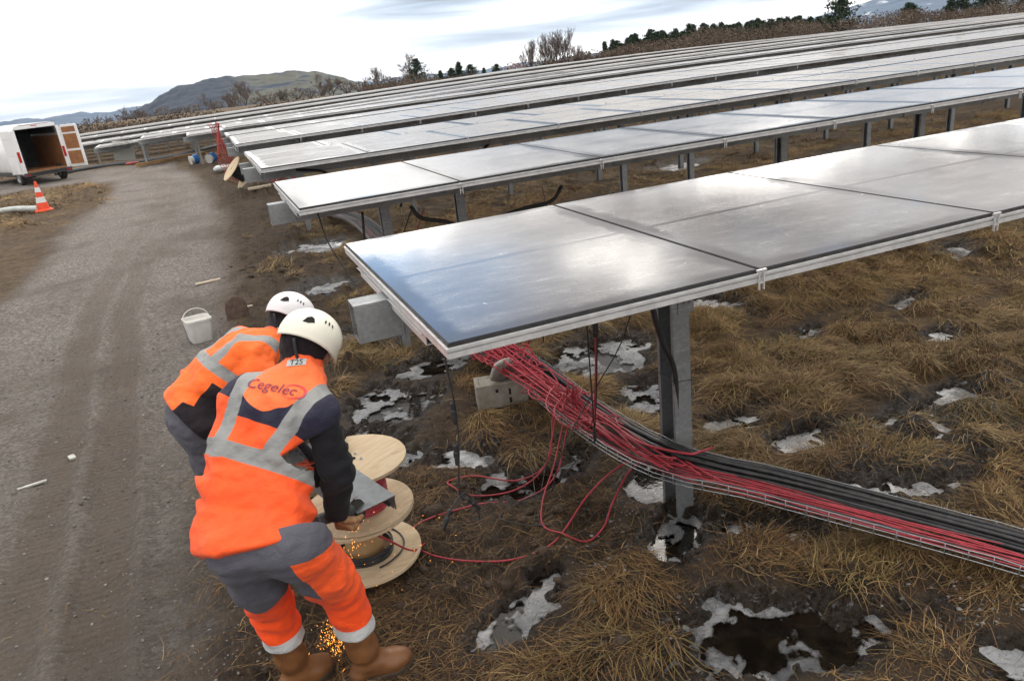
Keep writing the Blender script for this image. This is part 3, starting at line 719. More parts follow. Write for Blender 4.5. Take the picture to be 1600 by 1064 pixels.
go2 = gm2.build('glass', m, o, local=True); go2['kind'] = 'stuff'

# racks: a square steel beam on posts under every row ---------------------------------
BH, BW = .176, .13
def c_post(h, w, d):
    """lipped channel section, 13 cm web, standing on z=0"""
    mb = MB(); tk, lp = .005, .022
    mb.box2((w/2-tk, -d/2, -.12), (w/2, d/2, h)); mb.box2((-w/2, d/2-tk, -.12), (w/2-tk-.0005, d/2, h)); mb.box2((-w/2, -d/2, -.12), (w/2-tk-.0005, -d/2+tk, h))
    mb.box2((-w/2, -d/2+tk+.0005, -.12), (-w/2+tk, -d/2+lp, h)); mb.box2((-w/2, d/2-lp, -.12), (-w/2+tk, d/2-tk-.0005, h))
    return mb
PSTART = [2.10, 1.40, .98, 1.45, 1.62, 1.4, 1.3, 1.5, -.15, -2.3, -4.4, -11.6, -11.2, -12.6, -12, -13, -12]
PLIST = {0: [2.12, 5.95], 1: [1.40, 2.13, 5.95, 8.02, 10.0, 12.0, 14.0], 2: [2.10, 5.97, 7.22, 8.98, 10.96, 13, 15, 17, 19]}
for r, (x0, y0) in enumerate(zip(ROWX0, ROWY)):
    ks = [c for c in cand if c[1] == r]
    if not ks: continue
    x1 = max(c[3] for c in ks)+PW; yc = y0+PD/2
    root = empty('panel_rack', (x0, yc, 0), ['galvanised steel rack under the front row of panels, with the bolted post in the puddle', 'galvanised steel rack under the second row of panels', 'galvanised steel rack under the third row with closely set posts at its road end'][r] if r < 3 else f'galvanised steel rack carrying the {ORD[r]} row of panels back from the workers', 'panel rack', 'steel racks under the rows of panels')
    xs = np.arange(x0-(.16 if r else .158), x1+.01, 2.6 if r > 2 else 5.2); xs = np.r_[xs, x1-.02]; xs = xs[np.r_[True, np.diff(xs) > .3]]
    zb = ztop(xs, yc)-.0665+RDZ[r]-(.05 if r > 2 else 0)
    mb = MB()
    V = np.concatenate([np.array([(x, yc-BW/2, z-BH), (x, yc+BW/2, z-BH), (x, yc+BW/2, z), (x, yc-BW/2, z)]) for x, z in zip(xs, zb)]); F = []
    for i in range(len(xs)-1):
        for a in range(4): F.append((i*4+a, (i+1)*4+a, (i+1)*4+(a+1) % 4, i*4+(a+1) % 4))
    mb.add(V, F)
    tk = .006; e0 = xs[0]; z0 = zb[0]      # open tube end: an inner wall set back
    Vi = np.array([(e0, yc-BW/2+tk, z0-BH+tk), (e0, yc+BW/2-tk, z0-BH+tk), (e0, yc+BW/2-tk, z0-tk), (e0, yc-BW/2+tk, z0-tk), (e0, yc-BW/2, z0-BH), (e0, yc+BW/2, z0-BH), (e0, yc+BW/2, z0), (e0, yc-BW/2, z0)])
    Vi = np.r_[Vi, Vi[:4]+[.6, 0, 0]]
    mb.add(Vi, [(4+a, 4+(a+1) % 4, (a+1) % 4, a) for a in range(4)]+[(a, (a+1) % 4, 8+(a+1) % 4, 8+a) for a in range(4)]+[(8, 9, 10, 11)])
    mb.build('beam', GALV, root)
    if r < 4:
        n = min(len(ks)+1, 10); strap = None
        for k in range(n):        # straps clamping the cross rails round the beam
            x = x0+k*PW+(.045 if k == 0 else (.62 if r else .0)); z = float(ztop(x, yc)[0])-.0665
            if strap is None:
                sm = MB(); w_ = BW/2+.006
                sm.tube([(0, -w_, .0), (0, -w_, -BH-.012), (0, w_, -BH-.012), (0, w_, .0)], .0055, 6)
                sp_ = strap = sm.build('beam_strap', GALV, root, local=True)
            else: sp_ = strap.copy(); COL.objects.link(sp_); sp_.parent = root
            sp_.location = (x-x0, 0, z)
    # cross rails under the panel joints
    rail = None
    if r < 5:
        for k in range(min(len(ks)+1, 16)):
            x = x0+k*PW; z = float(ztop(x, yc)[0])-.063
            if rail is None:
                q = MB()
                for ya, yb in ((-.62, -BW/2-.002), (BW/2+.002, .62)): q.box2((-.02, ya, -.052), (.02, yb, -.048)); q.box2((-.02, ya, -.0475), (-.0165, yb, -.0005)); q.box2((.0165, ya, -.0475), (.02, yb, -.0005)); q.box2((-.036, ya, -.0040), (-.0205, yb, -.0005)); q.box2((.0205, ya, -.0040), (.036, yb, -.0005))
                rail = q.build('cross_rail', ALU, root, local=True); rr = rail
            else: rr = rail.copy(); COL.objects.link(rr); rr.parent = root
            rr.location = (x-x0+(.03 if k == 0 else 0), 0, z)
        # end clips on the joints
        clip = None
        for k in range(1, min(len(ks)+1, 12)):
            x = x0+k*PW; z = float(ztop(x, y0)[0])
            if clip is None:
                q = MB(); q.box2((-.022, -.016, -.02), (.022, -.0055, -.012)); q.box2((-.013, -.015, -.095), (-.009, -.006, -.0205)); q.box2((.009, -.015, -.095), (.013, -.006, -.0205)); q.box2((-.0085, -.012, -.07), (.0085, -.008, -.064))
                clip = q.build('joint_clip', ALU, root, local=True); cc = clip
            else: cc = clip.copy(); COL.objects.link(cc); cc.parent = root
            cc.location = (x-x0, y0-yc, z)
    px = PSTART[r]; base = None; n = 0
    posts = PLIST[r] if r in PLIST else list(np.arange(px, x1, 2.0))
    for x in posts[:98]:
        hb = float(ztop(x, yc)[0])-.0665-BH; g0 = float(base_height(np.array([x]), np.array([yc]))[0])-.05
        p = c_post(hb-g0, *((.105, .16) if r == 0 else (.08, .105))).build('post', GALV, root, local=True); p.location = (x-x0, 0, g0)
        if r == 0:
            # bolted head plate, bolts and cable ties of the nearest post
            q = MB(); hp = hb-g0
            q.box2((-.02, -.0865, hp-.235), (.072, -.0805, hp+.012)); q.box2((.0725, -.0865, hp-.235), (.0775, .03, hp+.012))
            q.build('head_plate', GALV, p, local=True, bevel=.0015)
            for bx_, bz in ((.02, .10), (.02, .17), (.055, .10), (.055, .17)):
                q = MB(); q.lathe([(.0, .010), (.009, .010), (.011, .007), (.011, 0)], 6, (bx_, -.087, hp-bz), frame_from((0, -1, 0)))
                q.lathe([(.016, 0), (.016, .003), (.0, .003)], 14, (bx_, -.0868, hp-bz), frame_from((0, -1, 0))); q.build('bolt', GALV, p, local=True)
            for zt in (.86, .34):
                q = MB(); z = zt; w, d = .0555, .0835
                q.tube([(-w, -d, z+.012), (w, -d, z), (w, d, z+.004), (-w, d, z+.016)], .0028, 6, closed=True); q.build('cable_tie', RUB, p, local=True)
# conduit bundles hanging from the racks
def cable(name, P, r, mat_, label, cat, group=None, n=7, steps=7, closed=False):
    mb = MB(); mb.tube(smooth_path(P, steps, closed), r, n, closed=closed)
    return tag(mb.build(name, mat_, None, smooth='all'), label, cat, group)
# ================================================================== CABLES AND TRAY
RED = simple('red_cable_sheath', (.40, .036, .052), (.29, .024, .038), 30, .45, 0, .05, 200)
DULLRED = simple('dull_red_cable', (.28, .03, .035), (.2, .022, .028), 20, .6)
BLK = simple('black_cable_sheath', (.014, .014, .016), (.03, .03, .032), 25, .45, 0, .1, 150)
CONDUIT = simple('grey_conduit', (.045, .048, .053), (.07, .073, .078), 12, .5, 0, .1, 120)
WIRE = simple('zinc_wire', (.40, .42, .44), (.30, .31, .33), 40, .42, .7, .05, 100)
tray_ctl = np.array([(4.05, .2, .10), (3.47, 1.15, .12), (3.07, 1.86, .16), (2.74, 2.28, .22), (2.31, 2.70, .33), (2.04, 2.88, .41), (1.93, 3.02, .43), (1.87, 3.37, .41), (1.89, 4.08, .33), (1.96, 4.88, .25), (1.98, 5.61, .19), (1.94, 6.4, .17), (2.0, 8.2, .16), (2.1, 10.2, .17), (2.22, 12, .17), (2.22, 13.4, .17), (2.05, 14.6, .16), (1.9, 17, .12)])
TR = smooth_path(tray_ctl, 12)
_tl = np.r_[0, np.cumsum(np.linalg.norm(np.diff(TR, axis=0), axis=1))]
def tray_at(s, off=0., up=0.):
    s = np.atleast_1d(s); p = np.stack([np.interp(s, _tl, TR[:, i]) for i in range(3)], 1); q = np.stack([np.interp(s+.02, _tl, TR[:, i]) for i in range(3)], 1)
    d = q-p; d[:, 2] = 0; d /= np.linalg.norm(d, axis=1, keepdims=True)+1e-9; nrm = np.stack([d[:, 1], -d[:, 0], 0*d[:, 0]], 1)     # to the right of travel
    return p+nrm*np.reshape(off, (-1, 1))+np.array([0, 0, 1.])*np.reshape(up, (-1, 1))
smax = _tl[-1]
ss = np.arange(0, smax-.05, .12)
mb = MB(); TWD = .15
for off, up in ((-TWD, .0), (-TWD/2, 0), (0, 0), (TWD/2, 0), (TWD, 0), (-TWD, .052), (TWD, .052), (-TWD, .026), (TWD, .026)):
    mb.tube(tray_at(ss, off, up+(.004*np.sin(ss*25) if up > .04 else 0)), .0026, 5)
for s in np.arange(.05, smax-.06, .105):
    p = [tray_at(s, o, u)[0] for o, u in ((-TWD-.004, .056), (-TWD-.004, -.004), (TWD+.004, -.004), (TWD+.004, .056))]
    mb.tube(p, .0024, 4)
tray = tag(mb.build('cable_tray', WIRE, None, smooth='all'), 'long galvanised wire mesh cable tray winding over the grass under the panels', 'cable tray')
s_of = lambda x, y: _tl[np.argmin(np.hypot(TR[:, 0]-x, TR[:, 1]-y))]
sA, sB, sC, sD = s_of(1.93, 3.02), s_of(2.02, 5.07), s_of(1.94, 6.4), s_of(2.22, 12)
def run(s0, s1, o0, up, wob, seed, n=46):
    s = np.linspace(s0, s1, n); o = o0+wob*np.array([noise2(np.array([v*.9+seed*7.1]), np.array([seed*3.3]))[0] for v in s]); u = up+.004*np.sin(s*3+seed)
    return tray_at(s, np.clip(o, -TWD+.012, TWD-.012), u)
i = 0
for k, (o, r, u) in enumerate(((.105, .0165, .02), (.066, .0155, .018), (.088, .015, .046), (.125, .0125, .047), (.036, .012, .014), (.052, .0115, .042))):
    mb = MB(); mb.tube(run(0, smax-.1, o, u, .012, 40+k, 70), r, 9)
    tag(mb.build('black_cable', BLK, None, smooth='all'), 'thick black power cable lying in the right side of the wire tray', 'cable', 'thick black cables in the wire tray')
for k in range(13):
    o = -.125+.15*((k*5) % 13)/12; up = .008+.0105*(k//7)+rng.uniform(0, .004)
    s1 = rng.uniform(sB-.5, sC) if k % 3 else smax-.3
    mb = MB(); mb.tube(run(0 if k % 5 else rng.uniform(.0, .2), s1, o, up, .06, k, 64), .0043, 6)
    tag(mb.build('red_cable', RED, None, smooth='all'), 'thin red cable running along the left side of the wire tray', 'cable', 'thin red cables in the wire tray')
for k in range(9):
    mb = MB(); mb.tube(run(0, sC+1, -.12+.025*k, .010+.006*(k % 3), .04, 70+k, 50), .0042, 5)
    tag(mb.build('thin_black_cable', BLK, None, smooth='all'), 'thin black cable running among the red ones in the wire tray', 'cable', 'thin black cables in the wire tray')
for k in range(7):        # pale grey sleeves on the far stretch
    mb = MB(); mb.tube(run(sC+2.2, smax-.2, -.12+.035*k, .02, .01, 90+k, 30), .011, 6)
    tag(mb.build('grey_cable', CONDUIT, None, smooth='all'), 'grey sleeved cable on the tray stretch behind the front panel', 'cable', 'grey sleeved cables in the far tray')
# heap of tangled red cable on the tray under the first panel
for k in range(16):
    P = []; a = rng.uniform(0, 6.3); s0 = rng.uniform(sB-.25, sB+1.1); cx = rng.uniform(-.22, .10); R0 = rng.uniform(.08, .20); da = rng.uniform(.5, .8)*rng.choice([-1, 1])
    for j in range(22):
        s = s0+(j-11)*.030*rng.uniform(.2, 1.2)*(1 if k % 2 else -1); R_ = R0*(1+.22*math.sin(j*.9+k)); a += da+.12*math.sin(j*1.7+k)
        p = tray_at(np.clip(s, 0, smax-.1), cx+R_*math.cos(a)*.75, .055+rng.uniform(0, .16)*(1-abs(s-sB-.3)/1.4))[0]; p[1] += .55*R_*math.sin(a); P.append(p)
    P.append(tray_at(sA+rng.uniform(-.3, .5), rng.uniform(-.12, .0), .05)[0])
    cable('tangled_red_cable', P, .0050, RED, 'red cable looped in the tangled heap on the tray behind the concrete block', 'cable', 'tangled red cables on the tray', 6, 6)
for k in range(9):
    P = []; a = rng.uniform(0, 6.3); s0 = rng.uniform(sA+.25, sB-.1); da = rng.uniform(.55, .8)*rng.choice([-1, 1]); R0 = rng.uniform(.07, .13); cx = rng.uniform(-.14, -.02)
    P.append(tray_at(s0-.5, -.06, .04)[0])
    for j in range(11):
        p = tray_at(s0+(j-5)*.045, cx+R0*math.cos(a), .06+.05*math.sin(a*.7+k)+.02*(k % 3))[0]; p[1] += .6*R0*math.sin(a); P.append(p); a += da
    P.append(tray_at(s0+.6, -.05, .04)[0])
    cable('tray_red_loop', P, .0047, RED, 'red cable bunched in loops over the tray between the block and the post', 'cable', 'red cables looped over the tray', 6, 6)
# red loops lying on the ground in front of the post
def onground(pts, lift=.012): return [np.array([x, y, max(float(hq(x, y)), -.04)+lift+z]) for x, y, z in pts]
cable('red_cable_loop', [tray_at(sA-.05, -.02, .07)[0], (1.86, 3.2, .42), *onground([(1.80, 3.45, .20), (1.62, 3.46, .01), (1.30, 3.23, 0), (1.06, 3.22, 0), (.86, 3.36, 0), (.69, 3.5, .01), (.615, 3.63, .01), (.63, 3.77, .01), (.78, 3.86, .0), (1.08, 3.85, 0), (1.36, 3.80, .01), (1.62, 3.88, .06)]), (1.80, 4.0, .30), tray_at(sA+.75, -.03, .06)[0]], .0055, RED,
      'large red cable loop lying on the mud in front of the post', 'cable')
cable('red_cable_loop', [tray_at(sA+.9, -.06, .06)[0], (1.80, 4.05, .33), *onground([(1.62, 3.9, .12), (1.46, 3.72, .02), (1.34, 3.50, 0), (1.31, 3.36, 0), (1.36, 3.25, 0), (1.48, 3.2, 0), (1.62, 3.25, .01), (1.74, 3.34, .09)]), (1.83, 3.2, .38), tray_at(sA-.1, -.05, .06)[0]], .0055, RED,
      'smaller red cable loop crossing the large one below the tray', 'cable')
cable('red_cable_loop', [tray_at(sA+1.0, -.09, .05)[0], (1.78, 4.15, .31), *onground([(1.62, 4.05, .05), (1.36, 3.93, .01), (1.10, 4.02, 0), (.98, 4.12, 0), (1.0, 4.2, 0), (1.16, 4.18, 0), (1.42, 4.04, 0), (1.66, 4.08, .05)]), (1.80, 4.25, .29), tray_at(sA+1.15, -.05, .06)[0]], .0055, RED,
      'narrow red cable loop nearest the thin hanging connector', 'cable')
for k, (dx, dz) in enumerate(((0, 0), (.05, .03), (-.06, -.02), (.02, .06), (-.10, .0), (.08, -.05), (-.03, .09))):
    cable('rising_red_cable', [tray_at(sA+.55+.1*k, -.08, .05)[0], (1.74+dx, 3.80, .52+dz), (1.76+dx*.6, 3.84, .60+dz), (1.80+dx, 3.95, .54), tray_at(sA+.9+.08*k, .0, .05)[0]], .005, RED,
          'red cable arching up out of the tray beneath the hanging black conduit', 'cable', 'red cables arching from the tray')
cable('tray_red_cable_end', [tray_at(sA+1.2, -.02, .07)[0], tray_at(sA+.6, .0, .085)[0], tray_at(sA+.2, -.03, .085)[0], (2.0, 2.98, .50), (2.09, 2.97, .49), (2.18, 3.0, .47)], .007, RED, 'bright red cable end bent across the front of the post', 'cable')
for k in range(4):
    P = onground([(1.9-.1*k, 3.95+.1*k, .1), (1.6-.05*k, 3.85, .02), (1.3, 3.75-.12*k, .0), (1.12+.1*k, 3.6-.1*k, 0), (1.3+.1*k, 3.42-.06*k, 0), (1.55+.08*k, 3.36+.05*k, .0)], .009)
    cable('thin_ground_cable', P, .0030, BLK, 'thin black cable trailing over the mud among the red loops', 'cable', 'thin black cables on the mud', 5)
# leads hanging from the panels
def lead(name, top, bot, label, conns=(), r=.0034, sway=.02, tail=None, mat_=None):
    P = np.linspace(top, bot, 9); P[1:-1, 0] += sway*np.sin(np.linspace(0, 3, 7)); mb = MB(); mb.tube(smooth_path(P, 4), r, 6)
    if tail is not None:
        for tpts in tail: mb.tube(smooth_path(tpts, 6), r, 6)
    o = mb.build(name, mat_ or BLK, None, smooth='all'); tag(o, label, 'cable')
    for c, d in conns:
        c, d = np.asarray(c, float), unit(d); q = MB(); q.lathe([(.004, -.045), (.0085, -.04), (.0085, -.012), (.011, -.010), (.011, .010), (.0085, .012), (.0085, .04), (.004, .045)], 10, c-np.array(o.location), frame_from(d), cap=True)
        q.build('connector', BLK, o, smooth=True, local=True)
    return o
lead('hanging_lead', (.63, 2.42, 1.63), (.60, 2.40, 1.03), 'thin black lead with plug connectors dangling from the front corner of the nearest panel',
     [((.625, 2.41, 1.37), (0, 0, 1)), ((.612, 2.41, 1.20), (.03, 0, 1)), ((.535, 2.40, .95), (.4, 0, .8)), ((.66, 2.44, .955), (-.5, -.1, .75))], .0036, .018,
     [[(.60, 2.40, 1.03), (.57, 2.40, 1.0), (.54, 2.40, .955), (.52, 2.40, .90)], [(.60, 2.40, 1.03), (.63, 2.42, 1.02), (.67, 2.45, .94), (.68, 2.46, .87), (.66, 2.46, .86)]])
mb = MB(); mb.tube(smooth_path([(1.52, 3.0, 1.62), (1.53, 3.0, 1.45), (1.53, 3.01, 1.27)], 6), .0135, 10)
cd = tag(mb.build('hanging_conduit', RUB, None, smooth=True), 'short thick black conduit hanging under the nearest panel with red leads below', 'conduit')
q = MB(); q.tube(smooth_path([(1.525, 3.0, 1.3), (1.53, 3.05, 1.0), (1.60, 3.25, .70), (1.78, 3.7, .40), (1.93, 4.0, .25)], 7), .0042, 6); q.build('red_lead', RED, cd, smooth='all')
q = MB(); q.tube(smooth_path([(1.535, 3.0, 1.3), (1.56, 3.1, .95), (1.66, 3.35, .6), (1.80, 3.65, .34), (1.88, 3.84, .2)], 7), .0036, 6); q.build('black_lead', BLK, cd, smooth='all')
lead('hanging_lead', (1.36, 2.75, 1.62), (1.58, 3.20, .66), 'thin black lead left of the hanging conduit, ending in a plug', [((1.585, 3.21, .63), (-.1, -.2, 1))], .0034, .0)
cable('hanging_lead', [(1.85, 3.15, 1.60), (1.86, 3.2, 1.35), (1.83, 3.3, 1.08), (1.72, 3.4, .82), (1.58, 3.42, .62), (1.46, 3.42, .42), (1.40, 3.45, .2)], .0036, BLK, 'thin black lead sweeping down left from beside the post head', 'cable')
cable('hanging_lead', [(1.18, 2.9, 1.62), (1.22, 3.0, 1.52), (1.34, 3.2, 1.35), (1.42, 3.4, 1.15)], .0034, BLK, 'short thin black lead under the middle of the nearest panel', 'cable')
cable('post_conduit', [(1.93, 3.17, 1.46), (1.94, 3.16, 1.30), (1.99, 3.16, 1.10), (2.06, 3.165, .93), (2.085, 3.18, .75), (2.09, 3.19, .45), (2.10, 3.2, .25)], .0145, RUB, 'thick black conduit curving into the hollow of the nearest post', 'conduit')
cable('post_conduit', [(2.40, 3.45, 1.50), (2.30, 3.36, 1.30), (2.24, 3.33, 1.05), (2.22, 3.32, .5), (2.21, 3.33, .18)], .0145, RUB, 'thick black conduit running down the far side of the nearest post', 'conduit')
for k in range(3):      # at the second row
    o = 1.88+.0*k
cable('rack_conduit', [(1.62, 6.70, 1.40), (1.70, 6.66, 1.28), (1.95, 6.60, 1.20), (2.15, 6.62, 1.02), (2.2, 6.66, .7)], .019, RUB, 'black conduit drooping from the second row beam near its second joint', 'conduit')
cable('rack_conduit', [(2.22, 6.62, .45), (2.20, 6.60, .85), (2.32, 6.60, 1.12), (2.65, 6.62, 1.20), (3.0, 6.66, 1.22), (3.15, 6.7, 1.34)], .019, RUB, 'black conduit arching along the underside of the second row beam', 'conduit')
cable('rack_conduit', [(2.35, 10.28, .8), (2.42, 10.25, 1.05), (2.7, 10.24, 1.22), (3.1, 10.25, 1.30), (3.5, 10.27, 1.32), (3.75, 10.3, 1.45)], .020, RUB, 'long black conduit arching along the third row beam', 'conduit')
cable('rack_conduit', [(1.05, 10.27, 1.5), (1.4, 10.26, 1.42), (1.62, 10.25, 1.2), (1.72, 10.25, 1.26), (1.95, 10.26, 1.3), (2.15, 10.27, 1.12), (2.2, 10.3, .9)], .018, RUB, 'kinked black conduit looping below the road end of the third row beam', 'conduit')
for k, (x, y) in enumerate(((1.62, 6.7), (1.74, 6.68))):
    cable('rack_red_loop', [(x, y, 1.36), (x-.12, y, 1.1), (x-.1, y, .8), (x+.1, y, .62), (x+.3, y, .7), (x+.42, y, .95)], .006, RED if k else BLK, ['thin black lead loop hanging under the second row', 'thin red lead loop hanging under the second row'][k], 'cable')
cable('rack_lead', [(1.18, 6.72, 1.42), (1.15, 6.68, 1.1), (1.19, 6.7, .8), (1.35, 6.8, .45)], .012, RUB, 'black conduit beside the first post of the second row', 'conduit')
cable('rack_lead', [(.78, 6.6, 1.5), (.80, 6.4, 1.25), (.92, 6.0, .9), (1.1, 5.6, .5)], .006, BLK, 'thin black lead hanging slack from the road end of the second row', 'cable')
cable('rack_lead', [(2.95, 6.72, 1.36), (2.9, 6.5, 1.0), (2.8, 6.3, .6)], .004, BLK, 'thin black lead hanging from the second row right of the arched conduit', 'cable')
for k in range(3):
    cable('coiled_red_cable', [(1.75+.32*math.cos(a)+.1*k, 21.0+.3*k+.2*math.sin(a), .20+.12*math.sin(a*.9+k)+.02*k) for a in np.linspace(0, 11+k, 26)], .012, DULLRED, 'dull red cable coiled on the ground behind the road end of the third row', 'cable', 'red cables coiled behind the third row', 6, 4)

# ================================================================== GROUND OBJECTS NEAR
CONC = simple('concrete', (.30, .28, .24), (.22, .20, .165), 12, .9, 0, .5, 70)
root = empty('concrete_block', (1.73, 5.10, float(hq(1.73, 5.1))-.01), 'pale hollow concrete block holding the cable tray, a grey slab on top', 'concrete block', None, math.radians(-14))
def block_mesh():
    L, W_, Hh = .40, .20, .20; mb = MB(); t = .032
    mb.box2((-L/2, -W_/2, 0), (L/2, -W_/2+t, Hh)); mb.box2((-L/2, W_/2-t, 0), (L/2, W_/2, Hh))
    for x in (-L/2, -.016, L/2-t): mb.box2((x, -W_/2+t+.0005, 0), (x+t, W_/2-t-.0005, Hh))
    mb.box2((-L/2+t+.0005, -W_/2+t+.0005, Hh-.03), (-.0165, W_/2-t-.0005, Hh-.004)); mb.box2((.0165, -W_/2+t+.0005, Hh-.03), (L/2-t-.0005, W_/2-t-.0005, Hh-.004))
    return mb
block_mesh().build('block_body', CONC, root, local=True, bevel=.006)
DARK = simple('dark_recess', (.01, .009, .008), None, 20, .95)
q = MB()
for x, w, h, z in ((.06, .018, .05, .10), (.06, .02, .045, .03), (-.04, .022, .028, .13)): q.box((x, -.1005, z+h/2), (w, .004, h))
q.build('slot', DARK, root, local=True)
def rock(name, c, s, mat_, label, cat, seed, rot=(0, 0, 0), group=None, cuts=4):
    u = np.linspace(0, math.pi, 15)[:, None]; v_ = np.linspace(0, 2*math.pi, 22, endpoint=False)[None]
    D = np.stack([np.sin(u)*np.cos(v_), np.sin(u)*np.sin(v_), np.cos(u)+0*v_], -1); D[0] = (0, 0, 1); D[-1] = (0, 0, -1)
    r = 1+.16*noise3(D*1.5+seed)+.07*noise3(D*4+seed)
    P_ = (D*r[..., None])
    P_ = np.sign(P_)*np.abs(P_)**.8
    P_ = P_.reshape(-1, 3)*np.asarray(s)
    F = [(i*22+k, (i+1)*22+k, (i+1)*22+(k+1) % 22, i*22+(k+1) % 22) for i in range(14) for k in range(22)]
    me = mesh_from(name, P_, F, True); o = link(name, me, mat_); o.location = c; o.rotation_euler = rot
    return tag(o, label, cat, group)
STONE = simple('grey_slab', (.36, .34, .31), (.22, .205, .185), 18, .85, 0, .5, 60)
rock('stone_slab', (1.74, 5.04, float(hq(1.73, 5.1))+.285), (.125, .03, .10), STONE, 'grey rounded stone slab leaning on top of the concrete block', 'stone', 2., (.35, .25, .5))

# cable drums -----------------------------------------------------------------------
PLY = None
def ply_mat():
    m, t, b, out = new_mat('drum_plywood'); v = t.n('ShaderNodeTexCoord').outputs['Object']
    n = t.noise(t.mapping(v, (5, 30, 30)), 1., 6, .65, .4); n2 = t.noise(v, 14, 5, .7); n3 = t.noise(v, 5, 4, .6)
    c = t.mix(t.step(n, .3, .7), (.62, .50, .34), (.50, .38, .235)); c = t.mix(t.step(n2, .58, .75, 0, .55), c, (.20, .14, .085)); c = t.mix(t.step(n3, .55, .75, 0, .35), c, (.27, .20, .13))
    t.l(c, b.inputs['Base Color']); b.inputs['Roughness'].default_value = .75; bump(t, b, n, .15, .003); return m
PLY = ply_mat()
CARD = simple('drum_cardboard', (.42, .27, .13), (.36, .22, .10), 6, .8, 0, .1, 60)
STEEL = simple('zinc_bolt', (.5, .5, .5), None, 20, .4, .9)
def wind(mb, r0, r1, z0, z1, rc):
    """windings of cable: stacked rings"""
    z = z0+rc; k = 0
    while z < z1:
        rr = r0+(r1-r0)*rng.uniform(.75, 1.0); a = np.arange(28)*2*math.pi/28
        mb.tube(np.stack([rr*np.cos(a), rr*np.sin(a), z+.3*rc*np.sin(a*2+k)], 1), rc, 6, closed=True); z += rc*1.75; k += 1
def drum(name, loc, R_, rh, hgt, label, coil=None, coil_r=None, group='wooden cable drums', rot=None, th=.016, czone=(0, 1), hubmat=None):
    root = empty(name, loc, label, 'cable drum', group)
    if rot is not None: root.rotation_euler = rot
    def disc(z0, z1, nm):
        q = MB(); q.lathe([(.022, z0), (R_, z0), (R_, z1), (.022, z1), (.022, z0)], 56)
        o = q.build(nm, PLY, root, smooth=True, local=True, bevel=0)
        return o
    for z0, z1 in ((0, th), (hgt-th, hgt)):
        f = disc(z0, z1, 'flange')
        for a in (.4, 1.97, 3.54, 5.1):
            q = MB(); c = np.array([.055*math.cos(a), .055*math.sin(a), 0]); q.lathe([(.0, z1+.002), (.012, z1+.002), (.014, z1-.002)], 14, c); q.lathe([(.005, z1+.007), (.007, z1+.0065), (.007, z1+.002)], 6, c, cap=False); q.build('stud', STEEL, f, smooth=True, local=True)
        q = MB(); q.lathe([(.0, z1+.0012), (.0221, z1+.0012)], 20); q.build('centre_hole', DARK, f, local=True)
    q = MB(); q.lathe([(rh, th+.0005), (rh, hgt-th-.0005)], 40); q.build('hub', hubmat or CARD, root, smooth=True, local=True)
    if coil:
        q = MB(); wind(q, rh+.004, coil_r, th+(hgt-2*th)*czone[0], th+(hgt-2*th)*czone[1], .0055); q.build('cable_winding', coil, root, smooth='all', local=True)
    return root
g0 = float(hq(.33, 3.67))+.01
bot = drum('cable_drum', (.335, 3.67, g0), .31, .105, .305, 'lower wooden cable drum with black cable around its tan hub', BLK, .155, czone=(0, .22))
top = drum('cable_drum', (.35, 3.655, g0+.3065), .29, .12, .30, 'upper wooden cable drum wound with red cable, a steel channel across its top', RED, .158, czone=(0, .9))
top.rotation_euler = (0, .03, .6)
q = MB(); a = np.linspace(0, 5.2, 40); q.tube(np.stack([(.2+.012*a)*np.cos(a-1.4), (.2+.012*a)*np.sin(a-1.4), .022+.004*np.sin(a*3)], 1), .005, 6); q.build('loose_turn', BLK, bot, smooth='all', local=True)
cable('drum_lead', [(.22, 3.53, g0+.335), (.30, 3.43, g0+.325), (.42, 3.42, .27), (.56, 3.5, .09), (.66, 3.62, float(hq(.66, 3.62))+.012)], .0055, RED, 'red cable running from the upper drum to the loop on the mud', 'cable')

# steel channel being cut ---------------------------------------------------------------
zc = .70; A = np.array([.461, 3.047, zc]); Bc = np.array([.275, 3.081, zc]); mid = (A+Bc)/2; ax = unit(np.array([-.30, .955, -.012])); L_ = .86
side = unit(np.cross(ax, [0, 0, 1])); upv = np.cross(side, ax); Rm = np.stack([side, ax, upv], 1)
mb = MB(); w = .20; tk = .0035
mb.box((0, L_/2, -tk/2), (w, L_, tk)); 
for sgn in (-1, 1):
    x = sgn*(w/2-tk/2)
    V = np.array([(x-tk/2, -.0, -tk-.0003), (x+tk/2, -.0, -tk-.0003), (x-tk/2, L_, -tk-.0003), (x+tk/2, L_, -tk-.0003), (x-tk/2, .03, -.085), (x+tk/2, .03, -.085), (x-tk/2, L_, -.07), (x+tk/2, L_, -.07)])
    mb.add(V, [(0, 2, 3, 1), (4, 5, 7, 6), (0, 1, 5, 4), (2, 6, 7, 3), (0, 4, 6, 2), (1, 3, 7, 5)])
    mb.box((sgn*(w/2-.012), L_/2+.02, -.0725-.0012), (.0165, L_-.06, .003))
V = np.concatenate(mb.V)@Rm.T; mb.V = [V]
root = empty('steel_channel', tuple(mid), 'weathered galvanised steel channel resting on the upper drum, its end being cut', 'steel channel')
RUST = simple('cut_steel', (.12, .085, .07), (.2, .16, .13), 30, .6, .6, .3, 90)
mb.build('channel_body', simple('weathered_zinc', (.23, .25, .265), (.16, .175, .185), 7, .5, .5, .15, 60), root, local=True)
q = MB(); q.box((0, -.0012, -.002), (w, .002, .0045)); q.box((w/2-.002, .012, -.045), (.006, .002, .07), None)
q.V = [np.concatenate(q.V)@Rm.T]; q.build('cut_edge', RUST, root, local=True)

